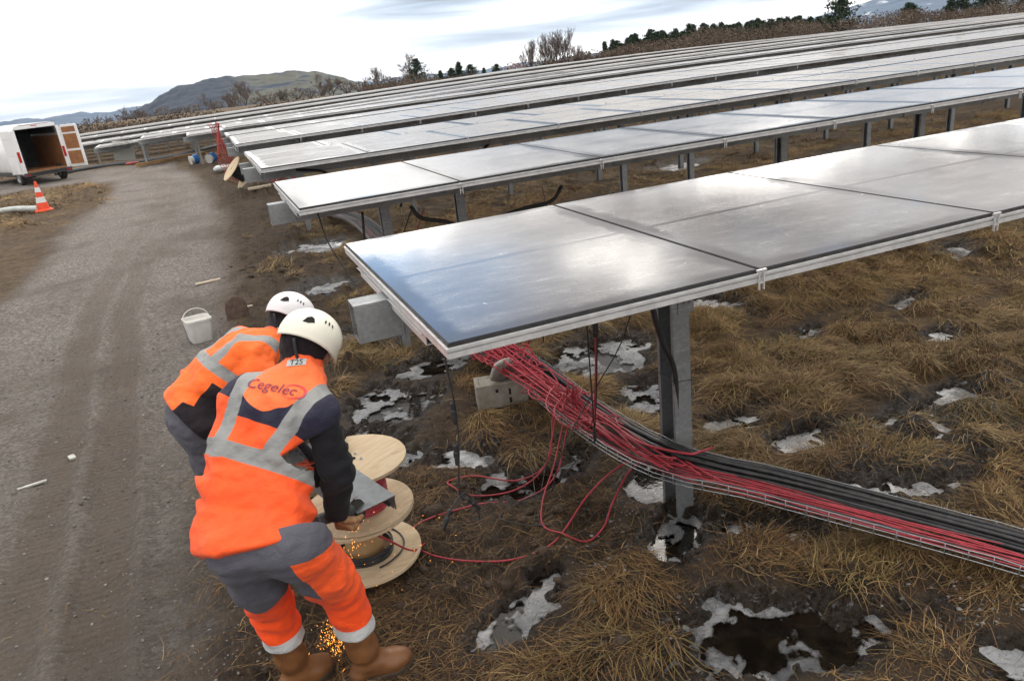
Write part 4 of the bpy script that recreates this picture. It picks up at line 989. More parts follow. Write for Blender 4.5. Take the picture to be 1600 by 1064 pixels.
# bucket ------------------------------------------------------------------------------
WPL = simple('white_plastic', (.66, .65, .62), (.58, .57, .54), 9, .4, 0, .05, 60)
bz = float(hq(-.50, 8.67))
root = empty('white_bucket', (-.50, 8.67, bz), 'square white plastic bucket with its wire handle raised, on the dirt road', 'bucket')
def rsq(w, r, n=6):
    P = []
    for cx, cy, a0 in ((1, 1, 0), (-1, 1, 90), (-1, -1, 180), (1, -1, 270)):
        for k in range(n+1): a = math.radians(a0+90*k/n); P.append((cx*(w/2-r)+r*math.cos(a), cy*(w/2-r)+r*math.sin(a)))
    return np.array(P)
prof = [(.205, 0), (.215, .01), (.262, .235), (.274, .236), (.276, .262), (.262, .262), (.258, .255), (.21, .02), (.0, .018)]
V, F = [], []; n = len(rsq(1, .1))
for w_, z in prof: V.append(np.c_[rsq(max(w_, .01), max(w_, .01)*.18), np.full(n, z)])
for i in range(len(prof)-1):
    for k in range(n): F.append((i*n+k, i*n+(k+1) % n, (i+1)*n+(k+1) % n, (i+1)*n+k))
mb = MB(); mb.add(np.concatenate(V), F); mb.build('bucket_body', WPL, root, smooth=True, local=True)
q = MB(); a = np.linspace(0, math.pi, 17); q.tube(np.stack([.142*np.cos(a), .02+0*a+.03*np.sin(a), .245+.115*np.sin(a)], 1), .0045, 6); q.build('handle', WPL, root, smooth='all', local=True)
root.rotation_euler = (0, .03, .25)
q = MB(); q.add([(-.124, -.124, .225), (.124, -.124, .225), (.124, .124, .225), (-.124, .124, .225)], [(0, 1, 2, 3)]); q.build('contents', simple('bucket_contents', (.5, .49, .46), (.4, .39, .36), 14, .8, 0, .3, 60), root, local=True)
# rounded rusty blade standing behind the crouching worker
mb = MB(); P = []; 
for i in range(13):
    t_ = i/12; w_ = .125*math.sqrt(max(0, 1-(max(0, t_-.35)/.65)**2.4))+.004
    for k in range(9): u = (k/8-.5)*2; P.append((u*w_, .028*u*u+.01*t_, t_*.30))
F = [(i*9+k, i*9+k+1, (i+1)*9+k+1, (i+1)*9+k) for i in range(12) for k in range(8)]
me = mesh_from('shovel_blade', P, F, True); so = link('shovel_blade', me, simple('rusty_blade', (.07, .045, .034), (.11, .075, .055), 16, .7, .4, .3, 50))
so.modifiers.new('thickness', 'SOLIDIFY').thickness = .004
so.location = (-.07, 9.15, float(hq(-.07, 9.15))-.02); so.rotation_euler = (-.2, 0, -.1); tag(so, 'brown rounded blade standing in the mud right of the white bucket', 'shovel')
# bits of wood and rubbish on the road
WOOD = simple('pale_wood', (.50, .42, .32), (.38, .31, .23), 30, .8, 0, .2, 60)
def chip(c, s, rz, label, mat_=WOOD, name='wood_offcut', ry=.03):
    mb = MB(); n = 7; P = np.linspace(-.5, .5, n)
    for a, bq in ((0, n),):
        V = []
        for i in range(n):
            w_ = s[1]*(1-.25*abs(P[i])+rng.uniform(-.08, .08)); V += [(P[i]*s[0], -w_/2, 0), (P[i]*s[0], w_/2, 0), (P[i]*s[0], w_/2, s[2]), (P[i]*s[0], -w_/2, s[2])]
        F = [(i*4+k, (i+1)*4+k, (i+1)*4+(k+1) % 4, i*4+(k+1) % 4) for i in range(n-1) for k in range(4)]+[(3, 2, 1, 0), ((n-1)*4, (n-1)*4+1, (n-1)*4+2, (n-1)*4+3)]
        mb.add(V, F)
    o = mb.build(name, mat_); o.location = (c[0], c[1], float(hq(c[0], c[1]))+.004); o.rotation_euler = (0, ry, rz); return tag(o, label, 'wood scrap' if mat_ is WOOD else 'scrap')
PALE = simple('pale_scrap', (.40, .40, .37), (.30, .295, .27), 20, .7)
chip((-.37, 11.5), (.36, .07, .02), .3, 'flat pale wood scrap on the road above the white bucket')
chip((-1.5, 6.24), (.085, .05, .015), 1.9, 'small pale scrap on the road left of the orange worker', PALE, 'scrap_piece')
chip((-1.72, 5.89), (.19, .028, .012), .25, 'thin pale stick lying on the road at the left', PALE, 'scrap_stick')

chip((-.02, 9.6), (.3, .05, .02), .2, 'brown wood splinter on the road edge behind the workers')
# ================================================================== VAN
PAINT = None
def paint_mat():
    m, t, b, out = new_mat('white_van_paint'); v = t.n('ShaderNodeTexCoord').outputs['Object']; n = t.noise(v, 1.5, 5, .6)
    sz = t.n('ShaderNodeSeparateXYZ'); t.l(v, sz.inputs[0]); dirt = t.math('MULTIPLY', t.step(sz.outputs[2], .3, 1.1, 1., 0.), t.step(n, .35, .6))
    t.l(t.mix(t.math('MULTIPLY', dirt, .6), (.78, .79, .80), (.33, .29, .25)), b.inputs['Base Color']); b.inputs['Roughness'].default_value = .3; b.inputs['Coat Weight'].default_value = .4; return m
PAINT = paint_mat()
BUMP = simple('dark_bumper', (.03, .031, .034), (.05, .05, .052), 8, .6, 0, .1, 80)
TAIL = simple('tail_light_red', (.5, .02, .015), (.4, .015, .01), 8, .2)
PLYP = simple('plywood_lining', (.34, .15, .055), (.24, .10, .04), 4, .65, 0, .1, 30)
def clear_glass():
    m, t, b, out = new_mat('windscreen_glass'); tr = t.n('ShaderNodeBsdfTransparent'); tr.inputs[0].default_value = (.72, .84, .84, 1); gl = t.n('ShaderNodeBsdfGlossy', i_Roughness=.03)
    mx = t.n('ShaderNodeMixShader'); mx.inputs[0].default_value = .12; t.l(tr.outputs[0], mx.inputs[1]); t.l(gl.outputs[0], mx.inputs[2]); t.l(mx.outputs[0], out.inputs[0]); return m
CGL = clear_glass()
LOGOR = simple('logo_red', (.55, .03, .04), None, 10, .4); LOGOB = simple('logo_blue', (.05, .09, .30), None, 10, .4)
VX, VY, VROT = -5.66, 33.7, math.radians(29)
vg_ = float(hq(VX, VY))-.0
root = empty('work_van', (VX, VY, vg_), 'white high roofed work van with its rear doors open, plywood lined inside', 'van', None, VROT)
root.scale = (.88, .88, .88)
# local frame: x right, y forward (away), z up, rear face at y=0
W2, LEN, ZF, ZR = .96, 5.4, .55, 2.46
sec = [(-W2+.05, ZF-.12), (-W2, ZF+.15), (-W2, 1.35), (-W2+.05, 1.95), (-W2+.13, 2.30), (-W2+.26, ZR-.03), (-W2+.42, ZR), (W2-.42, ZR), (W2-.26, ZR-.03), (W2-.13, 2.30), (W2-.05, 1.95), (W2, 1.35), (W2, ZF+.15), (W2-.05, ZF-.12)]
mb = MB(); ys = [(0, 1., 0), (.05, 1, 0), (3.6, 1, 0), (4.15, .99, -.02), (4.75, .95, -.72), (5.35, .90, -1.25), (5.45, .86, -1.35)]
n = len(sec); V = []
for y, sx, dz in ys:
    for x, z in sec:
        zz = z if z < 1.2 else max(1.12, z+dz*((z-1.12)/(ZR-1.12))); V.append((x*sx, y, zz))
F = []
for i in range(len(ys)-1):
    for k in range(n-1):
        if i == 3 and k in (6,): continue            # windscreen opening
        F.append((i*n+k, (i+1)*n+k, (i+1)*n+k+1, i*n+k+1))
F.append(tuple((len(ys)-1)*n+k for k in range(n)))
mb.add(V, F); body = mb.build('body', PAINT, root, local=True, smooth=True); body.modifiers.new('shell', 'SOLIDIFY').thickness = .03
q = MB(); q.add([V[3*n+6], V[3*n+7], V[4*n+7], V[4*n+6]], [(0, 1, 2, 3)]); q.build('windscreen', CGL, root, local=True)
# cut side windows of the cab are dark panes set 3 mm proud
GLS = simple('dark_glass', (.02, .025, .03), None, 5, .06)
for s in (-1, 1):
    q = MB(); q.add([(s*(W2+.004), 3.35, 1.38), (s*(W2+.004), 4.1, 1.38), (s*(W2-.055), 4.0, 1.95), (s*(W2-.052), 3.35, 1.95)], [(0, 1, 2, 3)]); q.build('side_window', GLS, root, local=True)
q = MB(); q.box2((-W2+.06, .03, ZF-.02), (W2-.06, 3.3, ZF+.03)); q.build('cargo_floor', PLYP, root, local=True)
q = MB(); q.box2((W2-.10, .06, ZF+.035), (W2-.075, 3.2, 1.9)); q.box2((-W2+.075, 1.2, ZF+.035), (-W2+.1, 3.2, 1.9)); q.build('plywood_lining', PLYP, root, local=True)
q = MB()
for x in (-.5, .5):
    if x > 0: q = MB()
    q.prism([(-.25, 0), (.25, 0), (.24, .62), (.13, .72), (.13, .95), (-.13, .95), (-.13, .72), (-.24, .62)], (0, .13), np.array([[1, 0, 0], [0, 0, -1], [0, 1, 0.]]), (x, 3.5, .68))
    if x < 0: q.build('seat', simple('dark_fabric', (.02, .021, .025), None, 10, .9), root, local=True, bevel=.04)
q.build('seat', bpy.data.materials['dark_fabric'], root, local=True, bevel=.04)
q = MB(); q.box((-.62, 1.6, 1.0), (.4, 1.6, .9)); q.build('tool_rack', bpy.data.materials['dark_fabric'], root, local=True, bevel=.04)
VSHADE = simple('shade_lining', (.022, .023, .026), (.04, .04, .045), 5, .8)  # near-black for added sheets that paint shade inside the white van
q = MB(); q.box2((-W2+.045, .05, ZF+.035), (-W2+.07, 3.3, 1.85)); q.box2((-.62, .05, ZR-.075), (.62, 3.3, ZR-.06)); q.box2((-W2+.19, .05, 2.0), (-W2+.20, 3.3, 2.26)); q.box2((W2-.2, .05, 2.0), (W2-.19, 3.3, 2.26)); q.build('shade_lining', VSHADE, root, local=True)
q = MB(); q.box2((-W2+.08, 3.06, ZF+.035), (-.30, 3.09, 2.36)); q.box2((.22, 3.06, ZF+.035), (W2-.11, 3.09, 2.36)); q.box2((-.2995, 3.06, 1.86), (.2195, 3.09, 2.36)); q.box2((-.2995, 3.06, ZF+.035), (.2195, 3.09, 1.12)); q.build('shade_bulkhead', VSHADE, root, local=True)  # added dark partition round a window opening, darkens the cargo space
# rear frame
q = MB(); q.box2((-W2+.002, -.025, ZF-.1), (-W2+.17, -.001, 2.30)); q.box2((W2-.12, -.025, ZF-.1), (W2-.002, -.001, 2.30)); q.box2((-W2+.172, -.025, 2.30), (W2-.122, -.001, ZR-.02)); q.build('rear_frame', PAINT, root, local=True, bevel=.01)
q = MB(); q.box2((-W2+.0, -.16, .36), (W2-.0, -.028, ZF-.02)); q.box2((-W2+.2, -.2, ZF-.075), (W2-.2, -.161, ZF-.022)); q.build('rear_bumper', BUMP, root, local=True, bevel=.02)
for s in (-1, 1):
    q = MB(); q.box2((s*(W2-.055)-.055, -.045, .98), (s*(W2-.055)+.05, -.0255, 1.42)); q.build('tail_light', TAIL, root, local=True, bevel=.01)
    q = MB(); q.box2((s*.82-.09, -.17, .42), (s*.82+.09, -.1605, .46)); q.build('reflector', TAIL, root, local=True)
q = MB(); q.box2((-.12, -.03, ZR-.075), (.12, -.026, ZR-.045)); q.build('brake_light', TAIL, root, local=True)
def door(hx, ang, name, mirror):
    """rear door hinged at hx; ang is how far it stands open"""
    s = mirror; L = .80; c, si = math.cos(ang), math.sin(ang)
    # closed door runs from the hinge inwards; local u along door, w out of its outer face
    u = np.array([-s*c, -si, 0]); wv = np.array([-s*si, c, 0])*1.0
    Rr = np.stack([u, wv, [0, 0, 1.]], 1); h0 = np.array([hx, -.03, 0]); wv_in = Rr[:, 1]
    def bx(mb, lo, hi): mb.box((np.asarray(lo, float)+np.asarray(hi, float))/2@np.eye(3)@Rr.T+h0, np.asarray(hi, float)-np.asarray(lo, float), Rr)
    d = MB(); bx(d, (0, -.05, .50), (L, .0, 1.92)); 
    q_ = np.array([(0, 1.9205), (L, 1.9205), (L-.02, 2.24), (L-.10, 2.30), (.10, 2.30), (.0, 2.2)])
    d.prism([(a, b_) for a, b_ in q_], (0, .05), np.stack([Rr[:, 0], [0, 0, 1.], Rr[:, 0]*0-Rr[:, 1]], 1), h0)
    o = d.build('rear_door', PAINT, root, local=True, bevel=.012)
    pnl = MB()
    for z0, z1 in ((.62, 1.18), (1.27, 1.90), (1.97, 2.2)): bx(pnl, (.09, .0005, z0), (L-.11, .010, z1))
    pnl.build('door_lining', PLYP if mirror > 0 else PAINT, o, local=True, bevel=.02)
    hd = MB(); bx(hd, (L-.09, -.075, 1.15), (L-.05, -.0505, 1.33)); hd.build('door_handle', BUMP, o, local=True)
    return o
dl = door(-W2+.01, math.radians(258), 'rear_door', -1)
dr = door(W2-.01, math.radians(128), 'rear_door', 1)
TYRE = simple('tyre_rubber', (.018, .018, .019), (.05, .043, .037), 12, .85, 0, .3, 60); RIM = simple('steel_rim', (.32, .33, .34), None, 10, .45, .7)
for x in (-W2+.12, W2-.12):
    for y in (.75, 4.35):
        q = MB(); Rw = frame_from((1, 0, 0)); q.lathe([(.20, -.1), (.30, -.11), (.34, -.08), (.345, 0), (.34, .08), (.30, .11), (.20, .1)], 32, (x, y, .345), Rw); w_ = q.build('wheel', TYRE, root, smooth=True, local=True)
        q = MB(); q.lathe([(0, -.07), (.08, -.09), (.16, -.06), (.2, -.1), (.2, .1), (.16, .06), (0, .07)], 24, (x, y, .345), Rw); q.build('rim', RIM, w_, smooth=True, local=True)
q = MB(); q.box2((-W2-.006, .1, ZF-.1), (-W2+.03, 3.2, ZF+.06)); q.box2((W2-.03, .1, ZF-.1), (W2+.006, 3.2, ZF+.06)); q.build('side_skirt', BUMP, root, local=True)
q = MB(); q.box2((-.9, .2, .38), (.9, 5.0, ZF-.125)); q.build('underbody', DARK, root, local=True)
# sign lettering on the flank and the folded door: a red smear of letters with a blue line below
for y0 in (.95, 1.9):
    q = MB()
    for j in range(5): q.box((-W2-.012, y0+.13*j, 1.42+.02*(j % 2)), (.006, .10, .15))
    q.build('red_lettering', LOGOR, root, local=True)
    q = MB(); q.box((-W2-.012, y0+.3, 1.26), (.006, .7, .05)); q.build('blue_line', LOGOB, root, local=True)

# traffic cone ------------------------------------------------------------------------
ORG = simple('cone_orange', (.75, .075, .018), (.66, .06, .015), 8, .5, 0, .05, 40); RFW = simple('reflective_white', (.68, .69, .70), (.56, .57, .58), 20, .45)
cx, cy = -4.38, 23.85; root = empty('traffic_cone', (cx, cy, float(hq(cx, cy))+.0), 'orange and white striped traffic cone beside the pale pipe', 'traffic cone', None, .3)
q = MB(); q.add(np.r_[np.c_[rsq(.46, .05), np.full(28, 0)], np.c_[rsq(.46, .05), np.full(28, .035)], np.c_[rsq(.40, .06), np.full(28, .05)], np.c_[rsq(.30, .14), np.full(28, .055)]], [(i*28+k, i*28+(k+1) % 28, (i+1)*28+(k+1) % 28, (i+1)*28+k) for i in range(3) for k in range(28)]); q.build('cone_base', ORG, root, local=True)
rr = lambda z: .165-.135*(z/.78)
for z0, z1, mt in ((.05, .235, ORG), (.2355, .38, RFW), (.3805, .515, ORG), (.5155, .64, RFW), (.6405, .80, ORG)):
    q = MB(); q.lathe([(rr(z0), z0), (rr(z1), z1)]+([(.0, z1+.003)] if z1 > .75 else []), 28); q.build('cone_band' if mt is RFW else 'cone_body', mt, root, smooth=True, local=True)
P = [(-4.5, 23.75), (-5.1, 24.1), (-5.7, 24.5), (-7.2, 25.6)]
mb = MB(); mb.tube(smooth_path([(x, y, float(hq(x, y))+.09) for x, y in P], 5), .075, 12); tag(mb.build('pale_pipe', simple('pale_pvc', (.50, .53, .50), (.40, .43, .41), 6, .5), None, smooth=True), 'long pale plastic pipe lying on the ground left of the traffic cone', 'pipe')
mb = MB(); P = [(-5.9, 36.6), (-4.4, 37.6), (-2.4, 37.4), (-1.0, 37.6), (.4, 40.2), (1.6, 41)]
mb.tube(smooth_path([(x, y, float(hq(x, y))+.07) for x, y in P], 6), .085, 8); tag(mb.build('dark_conduit', CONDUIT, None, smooth=True), 'dark grey conduit lying along the far edge of the road by the left rows', 'conduit')
for k, (x, y, a, L) in enumerate(((-1.75, 35.6, .55, 2.2), (-.6, 36.3, .5, 1.4))):
    mb = MB(); mb.box((0, 0, .08), (L, .16, .14)); o = mb.build('timber_beam', simple('timber', (.36, .22, .10), (.25, .15, .07), 5, .8, 0, .2, 20), None, bevel=.01); o.location = (x, y, float(hq(x, y))); o.rotation_euler = (0, 0, a)
    tag(o, ['long tan timber beam lying at the far edge of the road', 'shorter tan timber beam nearer the blue reels'][k], 'timber')
BLUE = simple('blue_plastic', (.02, .14, .42), (.03, .17, .46), 6, .4)
for k, (px, py, a) in enumerate(((302, 258, .5), (329, 256, 1.0))):
    p = gz(px, py, .0); p[2] = float(hq(p[0], p[1])); root = empty('blue_reel', tuple(p), ['white reel with a thick blue flange lying at the far road edge', 'second blue flanged reel, nearer the white bag'][k], 'cable reel', 'blue reels'); R_ = frame_from((math.cos(a), math.sin(a)*.6, .15))
    root.scale = (.72, .72, .72); c0 = np.array([.1, .04, .25])
    q = MB(); q.lathe([(0, -.02), (.22, -.02), (.25, .0), (.25, .20), (.22, .22), (0, .22)], 26, c0, R_); q.build('flange', BLUE, root, smooth=True, local=True)
    q = MB(); q.lathe([(.10, -.16), (.19, -.16), (.20, -.12), (.20, -.03), (.1, -.021)], 26, c0, R_); q.build('winding', WPL, root, smooth=True, local=True)
    q = MB(); q.lathe([(0, -.21), (.25, -.21), (.25, -.17), (0, -.165)], 26, c0, R_); q.build('back_flange', WPL, root, smooth=True, local=True)
BAG = simple('plastic_film', (.62, .66, .66), (.48, .52, .53), 6, .35, 0, .4, 12); TEAL = simple('green_film', (.10, .30, .26), (.07, .22, .2), 6, .5, 0, .3, 14)
p = gz(350, 270); rock('plastic_bag', (p[0], p[1], float(hq(p[0], p[1]))+.12), (.30, .2, .10), BAG, 'crumpled white plastic bag lying near the red netting', 'bag', 3.)
p = gz(371, 268); rock('plastic_sheet', (p[0], p[1], float(hq(p[0], p[1]))+.08), (.30, .2, .1), TEAL, 'scrap of green plastic film right of the white bag', 'plastic scrap', 5.)
# tipped wooden reel with black hub, at the road end of the third row
p = gz(392, 298); rl = drum('cable_drum', (p[0]-.05, p[1], float(hq(p[0], p[1]))+.30), .36, .13, .42, 'tipped wooden cable reel with a black winding at the end of the third row', BLK, .17, group=None, rot=(.0, -.85, .2), czone=(0, .95))
mb = MB(); mb.box((0, 0, .04), (.9, .16, .06)); o = mb.build('plank', WOOD, None, bevel=.008); p = gz(418, 302); o.location = (p[0], p[1], float(hq(p[0], p[1]))); o.rotation_euler = (0, 0, .25); tag(o, 'pale plank on the dark mud right of the tipped reel', 'plank')
# red plastic netting hanging from a stake
NET = simple('red_netting', (.36, .045, .035), (.26, .035, .03), 9, .6)
p = gz(368, 287); x0, y0 = p[0]-.1, p[1]; zb_ = float(hq(x0, y0)); mb = MB()
def np_(u, w_): return np.array([x0-.28+.30*u+.08*math.sin(w_*7+u*3)+.22*(w_), y0+.10*math.sin(u*6+w_*5)+.05*math.sin(w_*11), zb_+.03+1.62*(1-w_)])
for i in range(8): mb.tube([np_(i/7+.06*math.sin(j*1.3+i), j/20) for j in range(21)], .011, 4)
for j in range(21): mb.tube([np_(i/7, j/20+.01*math.sin(i)) for i in range(8)], .010, 4)
mb.tube([np_(.5, 1.0), np_(.5, 0)+[0, .06, .06]], .018, 6)
tag(mb.build('safety_netting', NET, None), 'torn red plastic safety netting hanging at the road ends of the rows', 'netting')
# pale board leaning on a post of the left rows
mb = MB(); mb.box((0, 0, .42), (.95, .02, .84)); o = mb.build('pale_board', simple('pale_board', (.50, .51, .48), (.42, .43, .40), 3, .7), None, bevel=.004); p = gz(197, 254); o.location = (p[0]+.0, p[1], float(hq(p[0], p[1]))+.12); o.rotation_euler = (-.12, .06, -.35); tag(o, 'pale square board leaning against a post of the left rows', 'board')
p = gz(207, 258); rock('red_tarp', (p[0], p[1], float(hq(p[0], p[1]))+.08), (.28, .15, .05), NET, 'red crumpled plastic on the ground below the pale board', 'plastic scrap', 8.)
mb = MB(); mb.box((0, 0, .14), (.42, .30, .26)); mb.box((0, 0, .285), (.46, .34, .03)); o = mb.build('red_crate', simple('red_crate', (.30, .035, .025), (.22, .028, .02), 6, .5), None, bevel=.008); o.location = (2.02, 7.75, float(hq(2.02, 7.75))+.0); o.rotation_euler = (0, 0, .3); tag(o, 'small dark red box on the wet ground under the second row', 'box')

# ================================================================== HILLS AND TREES
def hill(name, az0, az1, r0, r1, prof, matn, seed, rough_=.6, kind='structure'):
    """a ridge seen between two bearings; prof(az_deg) gives the elevation angle of its crest in degrees"""
    na, nr = 420, 90; az = np.linspace(az0, az1, na); V = []
    for i in range(nr):
        f = i/(nr-1); r = r0+(r1-r0)*f
        crest = np.array([prof(a) for a in az]); hgt = HC+r1*np.tan(np.radians(crest))
        prof_r = math.sin(f*math.pi/2)**.9
        x, y = r*np.sin(np.radians(az)), r*np.cos(np.radians(az))
        z = -55+(hgt+55)*prof_r+(r1*.004)*fbm2(x/r1*38+seed, y/r1*38, 3)*prof_r
        V.append(np.stack([x, y, z], 1))
    # far side falls away again
    for f in (1.1, 1.3): x, y = r1*f*np.sin(np.radians(az)), r1*f*np.cos(np.radians(az)); V.append(np.stack([x, y, V[nr-1][:, 2]*.6-20*(f-1)*10], 1))
    nn = len(V); ii = np.arange(na*nn).reshape(nn, na); Fq = np.stack([ii[:-1, :-1], ii[:-1, 1:], ii[1:, 1:], ii[1:, :-1]], -1).reshape(-1, 4)
    o = link(name, mesh_from(name, np.concatenate(V), Fq, True), matn); o['kind'] = kind; return o
def wood_mat(name, forest, field_, forest2, fx):
    m, t, b, out = new_mat(name); v = t.n('ShaderNodeTexCoord').outputs['Object']
    n = t.noise(t.mapping(v, (.006*fx, .006*fx, .03*fx)), 1., 4, .55); n2 = t.noise(t.mapping(v, (.02*fx, .02*fx, .09*fx)), 1., 4, .6); n3 = t.noise(t.mapping(v, (.12*fx, .12*fx, .2*fx)), 1., 3, .7)
    sx = t.n('ShaderNodeSeparateXYZ'); t.l(v, sx.inputs[0])
    fo = t.mix(t.step(n3, .3, .7), forest, forest2); fi = t.mix(t.step(n2, .4, .6), field_, tuple(c*.62 for c in field_))
    return m, t, b, fo, fi, n, n2, sx
m, t, b, fo, fi, n, n2, sx = wood_mat('hazed_hill_woods', (.004, .012, .030), (.085, .088, .066), (.008, .021, .044), 1.6)  # wood colours pushed to blue, painting distance haze into the hill
az_ = t.math('DEGREES', t.math('ARCTAN2', sx.outputs[0], sx.outputs[1])); east = t.step(t.math('ADD', az_, t.math('MULTIPLY', n2, 3.)), 3.2, 6.2)
t.l(t.mix(t.math('MULTIPLY', east, t.step(n2, .40, .52)), fo, fi), b.inputs['Base Color']); b.inputs['Roughness'].default_value = 1
def p1(a): return -1.25+np.interp(a, [-7, -4.6, -3.4, -2, -.6, 1.2, 2.6, 4.2, 7.2, 8.6, 10, 11.5, 17], [-.6, 0, .7, 1.35, 1.75, 2.02, 2.06, 1.98, 1.97, 1.80, 1.3, .6, .0])
hill('hill', -8, 18, 420, 900, p1, m, 3)
m2, t, b, fo, fi, n, n2, sx = wood_mat('hazed_far_hills', (.05, .09, .15), (.20, .22, .24), (.07, .11, .17), .35)  # pale blue of the distant air is painted into these colours
t.l(t.mix(t.math('MULTIPLY', t.step(n2, .60, .66), t.step(t.math('DEGREES', t.math('ARCTAN2', sx.outputs[0], sx.outputs[1])), 36., 42.)), fo, (.5, .55, .62)), b.inputs['Base Color']); b.inputs['Roughness'].default_value = 1
hill('hazed_far_hills', -30, 75, 1300, 2100, lambda a: -.42+.22*noise2(np.array([a*.12]), np.array([3.1]))[0]+.12*noise2(np.array([a*.5]), np.array([8.]))[0]+np.interp(a, [38, 42, 45, 48, 52, 60], [0, .75, 1.2, 1.65, 1.9, 1.9]), m2, 9)

# vegetation ----------------------------------------------------------------------------
def leaf_mat(name, c1, c2, c3):
    m, t, b, out = new_mat(name); tint = t.attr('tint')
    t.l(t.mix(t.step(tint, .0, .5), c1, t.mix(t.step(tint, .5, 1.), c2, c3)), b.inputs['Base Color']); b.inputs['Roughness'].default_value = .9; b.inputs['Specular IOR Level'].default_value = .1; return m
PINEM = leaf_mat('pine_needles', (.010, .020, .012), (.022, .042, .022), (.045, .068, .032)); TWIG = leaf_mat('bare_twigs', (.07, .055, .048), (.13, .10, .085), (.19, .15, .125)); BARK = simple('bark', (.06, .047, .038), (.10, .08, .065), 6, .9)
HEATH = leaf_mat('heath_scrub', (.05, .038, .030), (.11, .082, .062), (.17, .13, .098)); RUSTM = leaf_mat('rust_leaves', (.10, .035, .018), (.19, .07, .03), (.25, .11, .05))
def cards(C, size, r_):
    n = len(C); a = r_.normal(size=(n, 3)); a /= np.linalg.norm(a, axis=1, keepdims=True); b_ = np.cross(a, r_.normal(size=(n, 3))); b_ /= np.linalg.norm(b_, axis=1, keepdims=True)
    s = size[:, None]; V = np.stack([C-a*s-b_*s*.5, C+a*s-b_*s*.5, C+a*s+b_*s*.5, C-a*s+b_*s*.5], 1).reshape(-1, 3)
    return V, np.arange(n*4).reshape(-1, 4), np.repeat(r_.random(n), 4)
def pine(h, seed, spread=.42, shape='cone'):
    r_ = np.random.default_rng(seed); root = bpy.data.objects.new('pine_tree', None); COL.objects.link(root)
    q = MB(); q.tube([(0, 0, -.3), (.02*h, 0, h*.4), (0, .02*h, h*.92)], [.03*h, .02*h, .005*h], 7)
    C = []; S = []
    nb = 26
    for k in range(nb):
        z = h*(.14+.84*k/nb); R_ = h*spread*((1-k/nb)**.75 if shape == 'cone' else max(.25, math.sin(math.pi*min(1, .18+.80*k/nb))))*r_.uniform(.55, 1.1); a = r_.uniform(0, 6.3)
        for j in range(3):
            a += 2.1+r_.normal(0, .4); rr_ = R_*r_.uniform(.6, 1.1); tip = np.array([rr_*math.cos(a), rr_*math.sin(a), z+rr_*r_.uniform(-.12, .25)])
            q.tube([(0, 0, z), tip*[.5, .5, 1], tip], [.007*h, .004*h, .002*h], 4)
            m_ = 30; f = r_.uniform(.25, 1.08, m_)[:, None]; C.append(np.array([0, 0, z])*(1-f)+tip*f+r_.normal(0, h*.035, (m_, 3))*[1, 1, .7]); S.append(r_.uniform(.012, .034, m_)*h)
    tr = q.build('trunk', BARK, root, local=True); V, Fq, ti = cards(np.concatenate(C), np.concatenate(S), r_)
    me = mesh_from('crown', V, Fq); set_attr(me, 'tint', ti); link('crown', me, PINEM, root); return root
def bare(h, seed, spread=.9, dense=1., up=.55, upright=False):
    r_ = np.random.default_rng(seed); root = bpy.data.objects.new('bare_tree', None); COL.objects.link(root); qt = MB(); qc = MB()
    def grow(p, d, L, r, lev):
        p1_ = p+d*L; mid_ = (p+p1_)/2+r_.normal(0, L*.05, 3); (qt if lev < 2 else qc).tube([p, mid_, p1_], [r, r*.85, r*.62], 5 if lev < 2 else 3, cap=False)
        if lev >= 6: return
        for k in range(r_.integers(3, 5) if lev < 4 else 3):
            az = r_.uniform(0, 6.3); t_ = r_.uniform(.35, 1.) if k else 1.
            nd = unit(d*.8+spread*r_.uniform(.35, 1.25)*np.array([math.cos(az), math.sin(az), .25 if not upright else .5])+np.array([0, 0, up*.22]))
            grow(p+(p1_-p)*t_, nd, L*r_.uniform(.52, .80), max(r*.58, (.0022 if not upright else .0013)*h), lev+1)
    grow(np.array([0, 0, -.2]), unit([r_.normal(0, .06), r_.normal(0, .06), 1]), h*(.24 if not upright else .3), .017*h, 0)
    o = qt.build('trunk', BARK, root, local=True); 
    V = np.concatenate(qc.V); me = mesh_from('crown', V, qc.F); set_attr(me, 'tint', rng.random(len(V))); link('crown', me, TWIG, root); return root
def bush(h, w, seed, matn, n=420):
    r_ = np.random.default_rng(seed); root = bpy.data.objects.new('bush', None); COL.objects.link(root); q = MB()
    for k in range(12):
        a = r_.uniform(0, 6.3); q.tube([(0, 0, -.1), (.3*w*math.cos(a), .3*w*math.sin(a), h*.5), (.5*w*math.cos(a), .5*w*math.sin(a), h*r_.uniform(.7, 1))], [.02*h, .012*h, .004*h], 4)
    q.build('stems', BARK, root, local=True)
    D = r_.normal(size=(n, 3)); D /= np.linalg.norm(D, axis=1, keepdims=True); D *= r_.uniform(.35, 1., (n, 1))**.6; lump = 1+.35*noise3(D*2.2+seed)[:, None]
    C = D*lump*[w*.5, w*.5, h*.52]+[0, 0, h*.5]; C = C[C[:, 2] > -.1]; V, Fq, ti = cards(C, r_.uniform(.02, .06, len(C))*h, r_)
    me = mesh_from('crown', V, Fq); set_attr(me, 'tint', ti); link('crown', me, matn, root); return root
def put(proto, x, y, s, label, cat, group, used, z=None, rz=None):
    """the first use moves the prototype itself, later ones copy it and its parts"""
    if proto.name in used:
        o = proto.copy(); COL.objects.link(o)
        for c in list(proto.children): d = c.copy(); COL.objects.link(d); d.parent = o
    else: o = proto; used.add(proto.name)
    o.location = (x, y, (float(base_height(np.array([x]), np.array([y]))[0]) if z is None else z)); o.scale = (s, s, s*(1+.12*math.sin(x*3.1))); o.rotation_euler = (0, 0, random.uniform(0, 6.3) if rz is None else rz)
    return tag(o, label, cat, group)
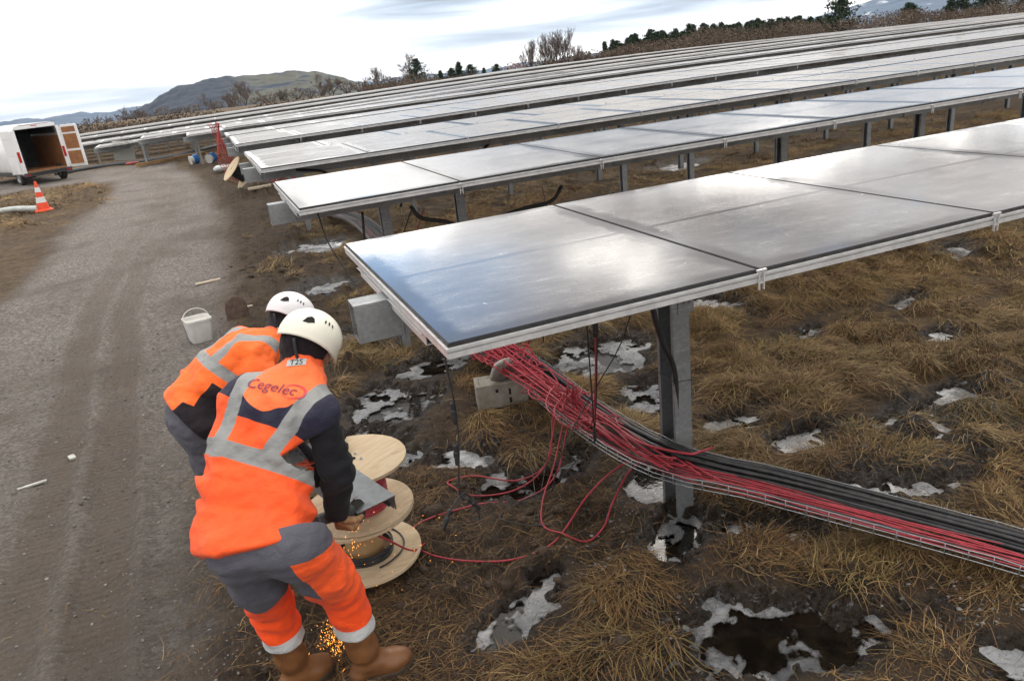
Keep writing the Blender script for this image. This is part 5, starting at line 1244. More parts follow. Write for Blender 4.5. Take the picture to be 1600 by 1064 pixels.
def norm_h(root):
    """make the prototype exactly one metre tall"""
    top = max(max(v.co.z for v in c.data.vertices) for c in root.children)
    for c in root.children:
        for v in c.data.vertices: v.co /= top
    return root
used = set()
PN = [pine(1., 11, .46), pine(1., 12, .50, 'round'), pine(1., 13, .42)]; BT = [bare(1., 21, 1.0), bare(1., 22, .9, 1.), bare(1., 23, .62, 1., .9, True)]; BS = [bush(1., 1.7, 31, HEATH), bush(1., 1.4, 32, TWIG), bush(1., 1.5, 33, RUSTM), bush(1., 1.6, 34, PINEM)]
for o_ in PN+BT+BS: norm_h(o_)
def hgt_px(px_h, r): return px_h/FPX*r
def place(kind, px, base_y, top_y, r, label, cat, group=None, var=0):
    """stand a plant on bearing px at distance r, tall enough to reach the seen crest"""
    p = bearing(px, r); d = ray(px, base_y); zb = HC+d[2]/np.hypot(d[0], d[1])*r; g = float(base_height(np.array([p[0]]), np.array([p[1]]))[0])
    dt = ray(px, top_y); zt = HC+dt[2]/np.hypot(dt[0], dt[1])*r; z = min(g, zb)
    z = g if g < zt-.8 else zb
    proto = {'pine': PN, 'bare': BT, 'bush': BS}[kind][var]
    put(proto, p[0], p[1], max(.5, zt-z), label, cat, group, used, z)
for k, (px, by, ty, r, v_) in enumerate(((112, 214, 190, 390, 0), (132, 211, 184, 400, 1), (152, 208, 184, 395, 0), (188, 202, 163, 360, 1))):
    place('bare', px, by, ty, r, ['small bare tree just right of the open van door', 'bare tree second from the van, leaning left', 'round topped bare tree third from the van', 'tall bare tree standing before the left foot of the hill'][k], 'tree', 'bare trees behind the left rows', v_)
for k, (px, by, ty, r, v_) in enumerate(((205, 199, 178, 270, 1), (232, 195, 170, 275, 1), (262, 190, 166, 265, 0), (285, 187, 163, 280, 1))):
    place('bush', px, by, ty, r, 'brown leafless thicket bush in front of the wooded hill', 'bush', 'thicket bushes below the hill', v_)
for k, (px, by, ty, r, v_) in enumerate(((312, 182, 148, 240, 0), (340, 178, 138, 245, 1), (368, 174, 120, 240, 2), (400, 170, 139, 250, 0), (425, 167, 137, 246, 1), (490, 158, 118, 210, 0), (512, 155, 120, 215, 1))):
    place('bare', px, by, ty, r, ['spreading bare tree left of the tall slim one', 'bare brown tree close left of the tall slim one', 'tall slim bare tree in front of the hill fields', 'low bare tree right of the tall slim one', 'wide bare tree before the hill fields', 'bare tree group leaning over the right foot of the hill', 'denser bare tree beside the right foot of the hill'][k], 'tree', 'bare trees in front of the hill', v_)
place('bush', 432, 166, 149, 200, 'dark evergreen bush among bare trees before the hill', 'bush', None, 3)
for px in (325, 352, 385, 412, 455, 475, 535, 555, 575): place('bush', px, 176-.13*(px-325), 158-.145*(px-325)+random.uniform(-3, 3), random.uniform(180, 230), 'low brown bush in the hedge behind the solar field', 'bush', 'low brown bushes in the hedge', 1 if px % 2 else 0)
place('bare', 628, 140, 79, 150, 'large spreading bare tree beside the dark pine', 'tree', None, 0); place('bare', 588, 145, 99, 155, 'thin bare tree left of the large spreading one', 'tree', None, 2)
place('pine', 650, 138, 94, 145, 'dark pine standing right of the large bare tree', 'tree', None, 1)
for k, px in enumerate((600, 615, 640, 668)): place('bush', px, 143-.1*(px-600), 116-.06*(px-600), 140, 'brown scrub bush around the foot of the large bare tree', 'bush', 'scrub under the large bare tree', (1, 0, 1, 0)[k])
for k, (px, ty) in enumerate(((686, 110), (704, 102), (716, 100), (734, 99), (755, 103), (775, 97))): place('pine', px, 122-.12*(px-686), ty, 110, 'small round dark pine in the line right of the large bare tree', 'tree', 'small round pines in a line', 1 if k % 2 else 0)
place('bush', 804, 108, 91, 100, 'rust coloured bush at the end of the small pine line', 'bush', None, 2)
for k, (px, ty, v_) in enumerate(((828, 66, 2), (852, 56, 2), (868, 52, 2), (880, 48, 2), (905, 72, 2), (918, 70, 1))): place('bare', px, 104-.12*(px-828), ty, 108, ['slim pale bare tree left of the poplar clump', 'tall bare poplar at the left of the clump', 'tall bare poplar in the middle of the clump', 'tallest bare poplar of the clump', 'short bare tree right of the poplar clump', 'low bare tree where the pine belt begins'][k], 'tree', 'bare poplars on the horizon', v_)
for px in (840, 860, 885, 900, 925, 945): place('bush', px, 104-.125*(px-828), 90-.12*(px-828), 104, 'brown bush under the bare poplars', 'bush', 'brown bushes under the poplars', px % 2)
for k in range(64):
    px = 945+k*5.7+random.uniform(-4, 4); ty = np.interp(px, [950, 1000, 1060, 1120, 1180, 1240, 1300], [72, 56, 45, 38, 33, 27, 28])+random.uniform(-5, 5)
    place('pine', px, np.interp(px, [950, 1300], [88, 52]), ty, random.uniform(128, 150), 'dark conifer in the belt of trees along the horizon', 'tree', 'conifers along the horizon', k % 3)
place('pine', 1309, 50, -2, 108, 'big dark round crowned pine rising above the heath', 'tree', None, 1)
for k, (px, ty) in enumerate(((1413, 8), (1420, 12), (1478, -8), (1496, -10), (1532, -12), (1545, -8), (1590, -14))): place('pine', px, np.interp(px, [1400, 1600], [40, 20]), ty, 125, 'dark pine in the scrub at the right edge of the horizon', 'tree', 'pines at the right horizon', 1 if k != 2 else 0)
# heath scrub: one uncountable band behind the far edge of the field
r_ = np.random.default_rng(5); n = 95000; px = r_.uniform(560, 1700, n)**1.0; rr_ = r_.uniform(100, 125, n); d = np.stack([np.array(bearing(a, 1.)) for a in np.linspace(560, 1700, 400)]); az = np.interp(px, np.linspace(560, 1700, 400), np.arctan2(d[:, 0], d[:, 1]))
x, y = rr_*np.sin(az), rr_*np.cos(az)
crest = np.interp(px, [560, 650, 800, 900, 1000, 1100, 1200, 1300, 1400, 1500, 1600, 1700], [.9, .9, .6, 1.2, 2.3, 2.7, 2.7, 2.5, 2.3, 2.2, 2.0, 2.0])*(1+.6*fbm2(x*.16, y*.16, 3))+.25
z = base_height(x, y)+crest*r_.random(n)**.8
V, Fq, ti = cards(np.c_[x, y, z], r_.uniform(.03, .11, n), r_); me = mesh_from('heath_scrub', V, Fq); set_attr(me, 'tint', np.clip(ti*.7+.3*np.repeat(fbm2(x*.1, y*.1, 2), 4)+.15, 0, 1)); tag(link('heath_scrub', me, HEATH), 'band of reddish brown heath scrub behind the far edge of the field', 'scrub', kind='stuff')
# the same scrub continues low on the left
n = 7000; az = np.radians(r_.uniform(-14, 10, n)); rr_ = r_.uniform(84, 100, n); x, y = rr_*np.sin(az), rr_*np.cos(az); z = base_height(x, y)+(.1+.55*np.maximum(.05, 1+2.2*fbm2(x*.16, y*.16, 3)))*r_.random(n)
V, Fq, ti = cards(np.c_[x, y, z], r_.uniform(.04, .12, n), r_); me = mesh_from('hedge_scrub', V, Fq); set_attr(me, 'tint', ti*.6); tag(link('hedge_scrub', me, HEATH), 'low brown scrub behind the left rows of panels', 'scrub', kind='stuff')
# ================================================================== PEOPLE
def rcone(P, a, b, r1, r2):
    a, b = np.asarray(a, float), np.asarray(b, float); ba = b-a; t = np.clip(((P-a)@ba)/(ba@ba), 0, 1)
    return np.linalg.norm(P-a-t[..., None]*ba, axis=-1)-(r1+(r2-r1)*t)
def smin(a, b, k):
    h = np.clip(.5+.5*(b-a)/k, 0, 1); return b+(a-b)*h-k*h*(1-h)
def smax_(a, b, k): return -smin(-a, -b, k)
def chain(P, J, R_, k=.03):
    d = None
    for i in range(len(J)-1):
        e = rcone(P, J[i], J[i+1], R_[i], R_[i+1]); d = e if d is None else smin(d, e, k)
    return d
def ell(P, c, axes, s):
    q = ((P-np.asarray(c))@np.asarray(axes).T)/np.asarray(s); n = np.linalg.norm(q, axis=-1)
    return (n-1)*n/(np.linalg.norm(q/np.asarray(s), axis=-1)+1e-9)
def isosurface(fn, lo, hi, h):
    """smooth quad mesh of fn = 0 (naive surface nets)"""
    lo, hi = np.asarray(lo, float), np.asarray(hi, float); n = np.ceil((hi-lo)/h).astype(int)+1
    g = [lo[i]+h*np.arange(n[i]) for i in range(3)]
    D = np.empty(tuple(n))
    for i0 in range(0, n[0], 24):
        X = np.stack(np.meshgrid(g[0][i0:i0+24], g[1], g[2], indexing='ij'), -1); D[i0:i0+24] = fn(X)
    ins = D < 0; c = np.zeros(tuple(n-1), int); cs = {}
    for dx in (0, 1):
        for dy in (0, 1):
            for dz in (0, 1): c += ins[dx:n[0]-1+dx, dy:n[1]-1+dy, dz:n[2]-1+dz]
    act = (c > 0) & (c < 8); I = np.argwhere(act); ids = -np.ones(act.shape, int); ids[act] = np.arange(len(I))
    S = np.zeros((len(I), 3)); K = np.zeros(len(I)); corner = [(a, b, d) for a in (0, 1) for b in (0, 1) for d in (0, 1)]
    for p in corner:
        for ax_ in range(3):
            if p[ax_]: continue
            q = list(p); q[ax_] = 1; a = D[I[:, 0]+p[0], I[:, 1]+p[1], I[:, 2]+p[2]]; b = D[I[:, 0]+q[0], I[:, 1]+q[1], I[:, 2]+q[2]]
            m_ = (a < 0) != (b < 0); t = np.where(m_, a/np.where(a == b, 1, a-b), 0); pos = np.tile(np.array(p, float), (len(I), 1)); pos[:, ax_] = t
            S += pos*m_[:, None]; K += m_
    V = lo+h*(I+S/K[:, None]); F = []
    for ax_ in range(3):
        o1, o2 = [(1, 2), (2, 0), (0, 1)][ax_]
        sl = [slice(1, -1)]*3; sl[ax_] = slice(0, -1); s2 = list(sl); s2[ax_] = slice(1, None)
        a, b = ins[tuple(sl)], ins[tuple(s2)]
        E_ = np.argwhere(a != b); off = np.ones(3, int); off[ax_] = 0; E_ = E_+off; sg = ins[E_[:, 0], E_[:, 1], E_[:, 2]]
        def cell(d1, d2):
            q = E_.copy(); q[:, o1] -= d1; q[:, o2] -= d2; return ids[q[:, 0], q[:, 1], q[:, 2]]
        Q = np.stack([cell(1, 1), cell(0, 1), cell(0, 0), cell(1, 0)], 1); Q[~sg] = Q[~sg][:, ::-1]; F.append(Q)
    F = np.concatenate(F); F = F[(F >= 0).all(1)]
    return V, F
def fine(fn, V, it=2, eps=2e-3):
    """pull the vertices on to the surface"""
    for _ in range(it):
        d = fn(V); g = np.stack([fn(V+eps*e)-fn(V-eps*e) for e in np.eye(3)], -1)/(2*eps); V = V-g*(d/np.maximum((g*g).sum(-1), .3))[:, None]
    return V
def shape(name, fn, lo, hi, h, mats, parent, pats=None):
    V, F = isosurface(fn, lo, hi, h); V = fine(fn, V, 1)
    me = mesh_from(name, V-np.array(parent.location), F, True)
    if pats:
        for k, f in pats.items(): set_attr(me, k, f(V))
    o = link(name, me, mats, parent); o['_'] = 0; del o['_']
    o_bvh[o.name] = (V, F); return o
o_bvh = {}
def cloth(name, base, layers=(), rough=.75, weave=900., dirt=.25, edge=.0016):
    """fabric; layers = (attribute, colour, roughness): shown where the attribute is positive"""
    m, t, b, out = new_mat(name); v = t.n('ShaderNodeTexCoord').outputs['Object']; n = t.noise(v, 7, 5, .65); n2 = t.noise(v, 28, 4, .65)
    col = t.mix(t.step(n, .3, .7), base, tuple(c*.88 for c in base)); r_ = rough
    for a, c, rg in layers:
        f = t.step(t.math('ADD', t.attr(a), t.math('MULTIPLY', t.math('SUBTRACT', n2, .5), .0015)), -edge, edge); col = t.mix(f, col, c); r_ = t.mixf(f, r_, rg)
    col = t.mix(t.step(n2, .58, .8, 0, dirt), col, (.06, .048, .04))
    t.l(col, b.inputs['Base Color'])
    if isinstance(r_, float): b.inputs['Roughness'].default_value = r_
    else: t.l(r_, b.inputs['Roughness'])
    b.inputs['Sheen Weight'].default_value = .08; b.inputs['Specular IOR Level'].default_value = .25
    cr_ = t.noise(t.mapping(v, (26, 26, 40)), 1., 4, .6, 1.2)
    bump(t, b, t.math('ADD', t.math('MULTIPLY', t.noise(v, weave, 1), .12), t.math('MULTIPLY', cr_, 1.)), .42, .016); return m
ORANGE, ORANGE2, NAVY, TAPE, GREY = (.92, .105, .022), (.95, .17, .05), (.020, .020, .040), (.235, .24, .237), (.085, .085, .105)
SKIN = simple('skin', (.46, .25, .17), (.40, .20, .13), 18, .5, 0, .1, 150)
HELM = None
def helmet_mat(name, c):
    m, t, b, out = new_mat(name); v = t.n('ShaderNodeTexCoord').outputs['Object']; n = t.noise(v, 9, 5, .65); n2 = t.noise(v, 45, 4, .7)
    col = t.mix(t.step(n, .4, .75, 0, .35), c, tuple(x*.8 for x in c)); col = t.mix(t.step(n2, .66, .78, 0, .45), col, (.25, .22, .19)); t.l(col, b.inputs['Base Color']); t.l(t.step(n2, .3, .7, .3, .5), b.inputs['Roughness']); bump(t, b, n2, .05, .002); return m
BOOTM = simple('tan_rubber_boot', (.20, .085, .030), (.145, .062, .024), 9, .5, 0, .12, 40, .45); SOLE = simple('boot_sole', (.05, .032, .02), (.03, .02, .014), 20, .85, 0, .4, 60)
GLOVE = simple('tan_leather_glove', (.36, .21, .10), (.27, .15, .07), 30, .75, 0, .3, 120); BLACKC = cloth('black_knit', (.010, .010, .013), (), .9, 500., .08)
HOOD = cloth('dark_hood', (.012, .009, .012), (), .9, 500., .05); STRAP = simple('strap_webbing', (.02, .022, .026), None, 40, .7)
EYEW = simple('eye_white', (.75, .73, .70), None, 10, .2)

def helmet(parent, c, f, u, s, mat_, seed):
    """climbing style safety helmet: dome with a short peak, ear cut-outs, vents and chin strap"""
    f = unit(f); u = unit(np.asarray(u)-f*(np.asarray(u)@f)); r = np.cross(f, u); B = np.stack([f, r, u], 1)
    na, npz = 56, 20; V = []
    def pt(a, q, off=0.):
        # q 0 top .. 1 rim
        rim = -.030-.034*math.cos(2*a)-.012*math.cos(a)
        th = q*(math.pi/2+.50-.50*abs(math.sin(a))**1.35)
        x, y, z = (.150+off)*math.sin(th)*math.cos(a), (.121+off)*math.sin(th)*math.sin(a), (.132+off)*math.cos(th)
        pk = max(0, math.cos(a))**6*max(0, (q-.8)/.2)**1.4; x += .030*pk; z -= .004*pk
        back = max(0, -math.cos(a))**3*max(0, (q-.75)/.25); x -= .008*back
        fl = max(0, (q-.9)/.1)**2*.004; x += fl*math.cos(a); y += fl*math.sin(a)
        ridge = .0035*math.exp(-((abs(math.sin(a))*math.sin(th)-.42)/.05)**2)*(1 if q < .8 else 0)
        return np.array([x*(1+ridge*6), y*(1+ridge*6), z+ridge*.5])*s
    for off in (0, -.006):
        for i in range(npz+1):
            for k in range(na): V.append(B@pt(2*math.pi*k/na, max(.004, i/npz), off)+c)
    n1 = (npz+1)*na; F = []
    for i in range(npz):
        for k in range(na):
            k2 = (k+1) % na; F += [(i*na+k, (i+1)*na+k, (i+1)*na+k2, i*na+k2), (n1+i*na+k, n1+i*na+k2, n1+(i+1)*na+k2, n1+(i+1)*na+k)]
    for k in range(na): k2 = (k+1) % na; F.append((npz*na+k, n1+npz*na+k, n1+npz*na+k2, npz*na+k2))
    F.append(tuple(range(na))[::-1])
    mb = MB(); mb.add(V, F); o = mb.build('helmet', mat_, parent, smooth='all')
    VENT = DARK
    for sgn in (-1, 1):
        for nm, pts in (('vent', [(1.86, .60), (1.98, .50), (2.14, .47), (2.24, .53), (2.26, .66), (2.06, .66)]), ('vent', [(1.42, .42), (1.50, .40), (1.52, .49), (1.45, .50)]), ('vent', [(1.22, .42), (1.30, .40), (1.33, .49), (1.26, .50)]), ('vent', [(1.04, .44), (1.11, .42), (1.14, .50), (1.08, .51)])):
            q = MB(); P_ = [B@pt(sgn*a, e, .0022)+c for a, e in pts]; P_ = [np.mean(P_, 0)]+P_
            m_ = len(P_)-1; fc = [(0, i+1, (i+1) % m_+1) if sgn < 0 else (0, (i+1) % m_+1, i+1) for i in range(m_)]; q.add(P_, fc); q.build(nm, VENT, o, local=False) if False else None
            mv = mesh_from('vent', np.array(P_)-np.array(parent.location), fc); link('vent', mv, VENT, o)
    # chin strap and cradle band
    for sgn in (-1, 1):
        q = MB(); q.tube(smooth_path([B@(np.array([-.085, sgn*.098, -.03])*s)+c, B@(np.array([-.03, sgn*.10, -.10])*s)+c, B@(np.array([.045, sgn*.07, -.17])*s)+c, B@(np.array([.07, 0, -.19])*s)+c], 5), .0075, 6)
        mv = mesh_from('chin_strap', np.concatenate(q.V)-np.array(parent.location), q.F, True); link('chin_strap', mv, STRAP, o)
    return o, B

def hand_sdf(wrist, dirn, palm_n, s=1., curl=1., side=1):
    """joints of a curled five-fingered hand; palm_n is the way the palm faces; side=+1 puts the thumb on dirn x palm_n"""
    d = unit(dirn); pn = unit(np.asarray(palm_n)-d*(np.asarray(palm_n)@d)); w_ = np.cross(d, pn)*side
    C = []; wrist = np.asarray(wrist, float)
    kn = [wrist+d*.088*s+w_*o*s for o in (.030, .010, -.010, -.029)]
    for k, (b_, L) in enumerate(zip(kn, (.94, 1.0, .95, .78))):
        J = [b_]; a = .35*curl; 
        for seg, add_ in ((.040, .75), (.028, .8), (.022, .45)):
            J.append(J[-1]+(d*math.cos(a)+pn*math.sin(a))*seg*L*s); a += add_*curl
        C.append((J, np.array([.0098, .0092, .0085, .0074])*s*(1 if k < 3 else .9)))
    t0 = wrist+d*.028*s+w_*.026*s; J = [t0, t0+unit(d*.5+w_*.8+pn*.35)*.040*s, None, None]; J[2] = J[1]+unit(d*.75+w_*.25+pn*.7)*.032*s; J[3] = J[2]+unit(d*.7-w_*.1+pn*.8)*.026*s
    C.append((J, np.array([.0145, .0115, .010, .0085])*s))
    pal = [(wrist, kn[0]), (wrist, kn[1]), (wrist, kn[2]), (wrist, kn[3])]
    def fn(P, grow=0.):
        e = None
        for a, b_ in pal:
            q = rcone(P, a, b_, .0165*s, .0135*s); e = q if e is None else smin(e, q, .012)
        for J, R_ in C: e = smin(e, chain(P, J, R_, .004), .006)
        return e-grow
    return fn

class Person:
    pass
def build_person(name_label, J, opt):
    """J: joints in world space. Body is one continuous surface; clothes are separate shells over it."""
    root = empty('person', tuple(J['root']), name_label, 'person')
    pel, mid, chest, c7, head = J['pel'], J['mid'], J['chest'], J['c7'], J['head']
    shR, shL, elR, elL, wrR, wrL = J['shR'], J['shL'], J['elR'], J['elL'], J['wrR'], J['wrL']
    hR, hL, kR, kL, aR, aL, tR, tL = J['hR'], J['hL'], J['kR'], J['kL'], J['aR'], J['aL'], J['tR'], J['tL']
    rS = unit(shR-shL); rH = unit(hR-hL); up = unit(c7-pel); fw = unit(np.cross(up, rS)); rS = np.cross(fw, up)
    hf, hu = unit(J['hf']), J['hu']; hu = unit(hu-hf*(hu@hf)); hr = np.cross(hf, hu); HB = np.stack([hf, hr, hu], 0)
    handR = hand_sdf(wrR, J['hdR'], J['hpR'], 1., 1.15, 1); handL = hand_sdf(wrL, J['hdL'], J['hpL'], 1., 1.15, -1)
    # ---- body
    def body(P):
        d = chain(P, [pel, mid, chest], [.095, .10, .115], .05); d = smin(d, rcone(P, shR, shL, .055, .055), .06); d = smin(d, rcone(P, hR, hL, .07, .07), .05)
        d = smin(d, chain(P, [chest, c7, head-hu*.06], [.09, .062, .055], .03), .04)
        for a in ((shR, elR, wrR), (shL, elL, wrL)): d = smin(d, chain(P, a, [.052, .042, .027], .02), .03)
        for a in ((hR, kR, aR), (hL, kL, aL)): d = smin(d, chain(P, a, [.07, .055, .042], .03), .03)
        for a, t in ((aR, tR), (aL, tL)): d = smin(d, rcone(P, a-[0, 0, .04], t, .042, .030), .03)
        hd = ell(P, head+hu*.02-hf*.008, HB, (.100, .080, .112)); hd = smin(hd, ell(P, head-hu*.055+hf*.035, HB, (.062, .056, .062)), .03)
        hd = smin(hd, rcone(P, head+hf*.088+hu*.012, head+hf*.112-hu*.026, .008, .013), .014)                # nose
        hd = smin(hd, rcone(P, head+hf*.080+hu*.032-hr*.035, head+hf*.080+hu*.032+hr*.035, .012, .012), .012)  # brow
        hd = smin(hd, rcone(P, head+hf*.083-hu*.058-hr*.018, head+hf*.083-hu*.058+hr*.018, .008, .008), .01)  # lips
        for sg in (-1, 1):
            hd = smin(hd, ell(P, head-hf*.004+hr*sg*.083-hu*.005, HB, (.020, .009, .032)), .006)                # ears
            hd = smax_(hd, -(np.linalg.norm(P-(head+hf*.092+hr*sg*.031+hu*.012), axis=-1)-.014), .008)
        d = smin(d, hd, .03)
        d = smin(d, handR(P), .012); d = smin(d, handL(P), .012); return d
    pts = np.array([pel, mid, chest, c7, head, shR, shL, elR, elL, wrR, wrL, hR, hL, kR, kL, aR, aL, tR, tL])
    shape('body', body, pts.min(0)-.16, pts.max(0)+.16, .0085, SKIN, root)
    for sg in (-1, 1):
        q = MB(); e = head+hf*.083+hr*sg*.031+hu*.012; q.lathe([(0, .0115), (.006, .0098), (.0098, .006), (.0115, 0), (.0098, -.006), (0, -.0115)], 12, e, frame_from(hf)); ey = q.build('eye', EYEW, root, smooth='all')
        q = MB(); q.lathe([(0, .0125), (.0052, .0108)], 10, e, frame_from(hf)); mv = mesh_from('iris', np.concatenate(q.V)-np.array(root.location), q.F); link('iris', mv, DARK, ey)
    # ---- gloves (the same hand, a little thicker)
    for hfn, w_ in ((handR, wrR), (handL, wrL)):
        shape('glove', lambda P: hfn(P, .0028), w_-.17, w_+.17, .0034, opt['glove'], root)
    # ---- hood
    def hood(P):
        d = smin(ell(P, head+hu*.015-hf*.006, HB, (.112, .095, .128)), ell(P, head-hu*.055+hf*.03, HB, (.072, .066, .07)), .03)
        d = smin(d, chain(P, [head-hu*.05-hf*.02, c7-up*.02], [.060, .068], .02), .04)
        face = ell(P, head+hf*.12-hu*.0, HB, (.055, .058, .085)); d = smax_(d, -face, .01)
        return d+.004*noise3(P*26)
    shape('hood', hood, np.minimum(head, c7)-.2, np.maximum(head, c7)+.2, .007, opt['hoodm'], root)
    # ---- trousers
    seat = pel-up*.03
    tw = opt['tw']
    def legs(P):
        d = None
        for h_, k_, a_ in ((hR, kR, aR), (hL, kL, aL)):
            cuff = a_+(k_-a_)*.42
            e = chain(P, [h_, h_*.45+k_*.55, k_, cuff], [tw[0], tw[1], tw[2], tw[3]], .03)
            s_ = P@unit(h_-k_)
            e = e+(.009*np.sin(s_*62+4*noise3(P*5.))*np.clip(1.3-np.linalg.norm(P-k_, axis=-1)/.26, 0, 1))*(noise3(P*7+3)*1.2+.4)
            d = e if d is None else smin(d, e, .022)
        d = smin(d, smin(rcone(P, hR, hL, tw[0]+.005, tw[0]+.005), rcone(P, pel, seat, .13, .13), .05), .05)
        d = d+.007*noise3(P*[9, 9, 15])+.004*noise3(P*[21, 21, 30])-.009*np.abs(noise3(P*[6, 6, 13]+4))
        lower = .285
        zc_ = np.maximum(J['g']+lower-P[..., 2], (P-pel)@up-opt['hem']-.065-opt.get('hemtilt', 0.)*np.maximum(0, (P-pel)@rS+.03)); return smax_(d, zc_, .008)
    lo, hi = pts[[0, 11, 12, 13, 14]].min(0)-.26, pts[[0, 11, 12, 13, 14]].max(0)+.26; lo[2] = J['g']+.24
    shape('trousers', legs, lo, hi, .0068, opt['trousers'][0], root, {k: (lambda V, f=f: f(V, dict(up=up, rS=rS, fw=fw, rH=rH))) for k, f in opt['trousers'][1].items()})
    # ---- boots
    for a_, t_, k_ in ((aR, tR, kR), (aL, tL, kL)):
        g0 = J['g']; fd = t_-a_; fd = unit([fd[0], fd[1], 0]); sd_ = np.array([fd[1], -fd[0], 0]); shaft_top = a_+(k_-a_)*.60
        heel = np.array([a_[0], a_[1], g0+.046])-fd*.045; ball = np.array([t_[0], t_[1], g0+.042])-fd*.045; toe = np.array([t_[0], t_[1], g0+.046])
        def boot(P):
            d = chain(P, [shaft_top, a_+(k_-a_)*.2, a_+[0, 0, .02]], [.076, .064, .056], .03)
            ft = chain(P, [heel, (heel+ball)/2+[0, 0, .012], ball, toe], [.046, .044, .052, .045], .03)
            d = smin(d, ft, .045); d = smin(d, rcone(P, a_+fd*.01+[0, 0, .0], ball+[0, 0, .008], .046, .040), .04)
            d = d+.004*noise3(P*[14, 14, 24])+.003*np.sin(P[..., 2]*70)*np.clip(1-np.abs(P[..., 2]-g0-.13)/.06, 0, 1)
            return smax_(smax_(d, P[..., 2]-g0-.325, .006), g0+.016-P[..., 2], .004)
        pp = np.array([heel, toe, shaft_top, a_]); bo = shape('boot', boot, pp.min(0)-.11, np.r_[pp.max(0)[:2]+.11, g0+.36], .0058, BOOTM, root)
        def sole(P):
            Q = P.copy(); Q[..., 2] = g0+.046; e = chain(Q, [heel*[1, 1, 0]+[0, 0, g0+.046], ball*[1, 1, 0]+[0, 0, g0+.046], toe*[1, 1, 0]+[0, 0, g0+.046]], [.050, .057, .049], .03)
            return smax_(smax_(e, P[..., 2]-g0-.028, .003), g0-.012-P[..., 2], .003)
        V, F = isosurface(sole, pp.min(0)-.11, np.r_[pp.max(0)[:2]+.11, g0+.05], .0058); mv = mesh_from('sole', V-np.array(root.location), F, True); link('sole', mv, SOLE, bo)
        q = MB(); c = a_+(k_-a_)*.50; bk = -fd*.066+np.array([0, 0, .0]); q.box(c+bk*.98-sd_*.02, (.032, .008, .016), np.stack([sd_, fd, [0, 0, 1.]], 1)); mv = mesh_from('pull_tab', np.concatenate(q.V)-np.array(root.location), q.F); link('pull_tab', mv, RFW, bo)
    # ---- sleeves
    for s_, e_, w_ in ((shR, elR, wrR), (shL, elL, wrL)):
        def slv(P):
            ax_ = unit(e_-w_); d = chain(P, [s_, e_, w_+(e_-w_)*.06], opt['sl'], .03)
            s2 = P@unit(s_-e_); d = d+.006*np.sin(s2*55+5*noise3(P*6))*np.clip(1.2-np.linalg.norm(P-e_, axis=-1)/.2, 0, 1)+.006*noise3(P*[11, 11, 17])+.003*noise3(P*25.)
            return smax_(d, -((P-w_)@ax_)-.004, .006)
        pp = np.array([s_, e_, w_]); so_ = shape('sleeve', slv, pp.min(0)-.12, pp.max(0)+.12, .0065, opt['sleeve'][0], root, {k: (lambda V, f=f: f(V, dict(up=up, rS=rS, fw=fw, s=s_, e=e_, w=w_))) for k, f in opt['sleeve'][1].items()})
    # ---- vest / jacket
    tz = opt['torso']
    def jack(P):
        d = None
        for sg, sh_, h_ in ((1, shR, hR), (-1, shL, hL)):
            e = chain(P, [pel+rH*sg*tz[4]-up*.05, mid+rS*sg*tz[5]-fw*.0, chest+rS*sg*.085, sh_-rS*sg*.045], [tz[0], tz[1], tz[2], tz[3]], .06); d = e if d is None else smin(d, e, .075)
        d = smin(d, rcone(P, shR-rS*.02, shL+rS*.02, tz[6], tz[6]), .05)
        d = smin(d, rcone(P, chest, c7-up*.02, .115, .090), .06)
        for sh_ in (shR, shL): d = smin(d, rcone(P, sh_-(sh_-c7)*.18, c7-up*.035, opt['trap'], opt['trap']+.012), .05)
        for sh_, el_ in ((shR, elR), (shL, elL)): d = smin(d, rcone(P, sh_, sh_+unit(el_-sh_)*.035, tz[7], tz[7]*.96), .035)
        hip_r = hR-rH*.012 if opt['armhole'] else hR
        d = smin(d, rcone(P, hip_r-up*.04-fw*.015, hL-up*.04-fw*.015, opt['hip']*(.80 if opt['armhole'] else 1), opt['hip']), .06)
        t_ = (P-pel)@up; s_ = (P-pel)@rS
        w = noise3(P*[6., 6, 9]); d = d+.011*w+.006*noise3(P*[13, 13, 21]+5)+.003*noise3(P*30.)-.007*np.abs(noise3(P*[7, 7, 12]+9))
        d = d+.013*np.sin(t_*46+s_*11+5.5*noise3(P*4.2))*np.clip(1.1-np.abs(t_-opt['fold'])/.14, 0, 1)*(.5+.9*np.abs(s_)/.2)
        # drag lines running from the shoulder blades down to the waist
        d = d+.007*np.sin(s_*52+t_*16+4*noise3(P*5.5))*np.clip(1.1-np.abs(t_-.42)/.16, 0, 1)
        hem = -(t_-opt['hem']-opt.get('hemtilt', 0.)*np.maximum(0, s_+.03)); d = smax_(d, hem, .022)
        # armhole
        for sh_, el_ in ((shR, elR), (shL, elL)):
            if opt['armhole']: d = smax_(d, ((P-sh_)@unit(el_-sh_))-opt['armhole'] if False else np.where(np.linalg.norm(P-sh_, axis=-1) < .22, ((P-sh_)@unit((el_-sh_)+(sh_-chest)*.3))-opt['armhole'], -9), .012)
        return d
    pp = np.array([pel, mid, chest, c7, shR, shL]); jo = shape('vest' if opt['armhole'] else 'jacket', jack, pp.min(0)-.27, pp.max(0)+.22, .0064, opt['jacket'][0], root, {k: (lambda V, f=f: f(V, dict(up=up, rS=rS, fw=fw, pel=pel, shR=shR, shL=shL, elR=elR, elL=elL))) for k, f in opt['jacket'][1].items()})
    # collar
    nd = unit(head-hu*.04-c7)
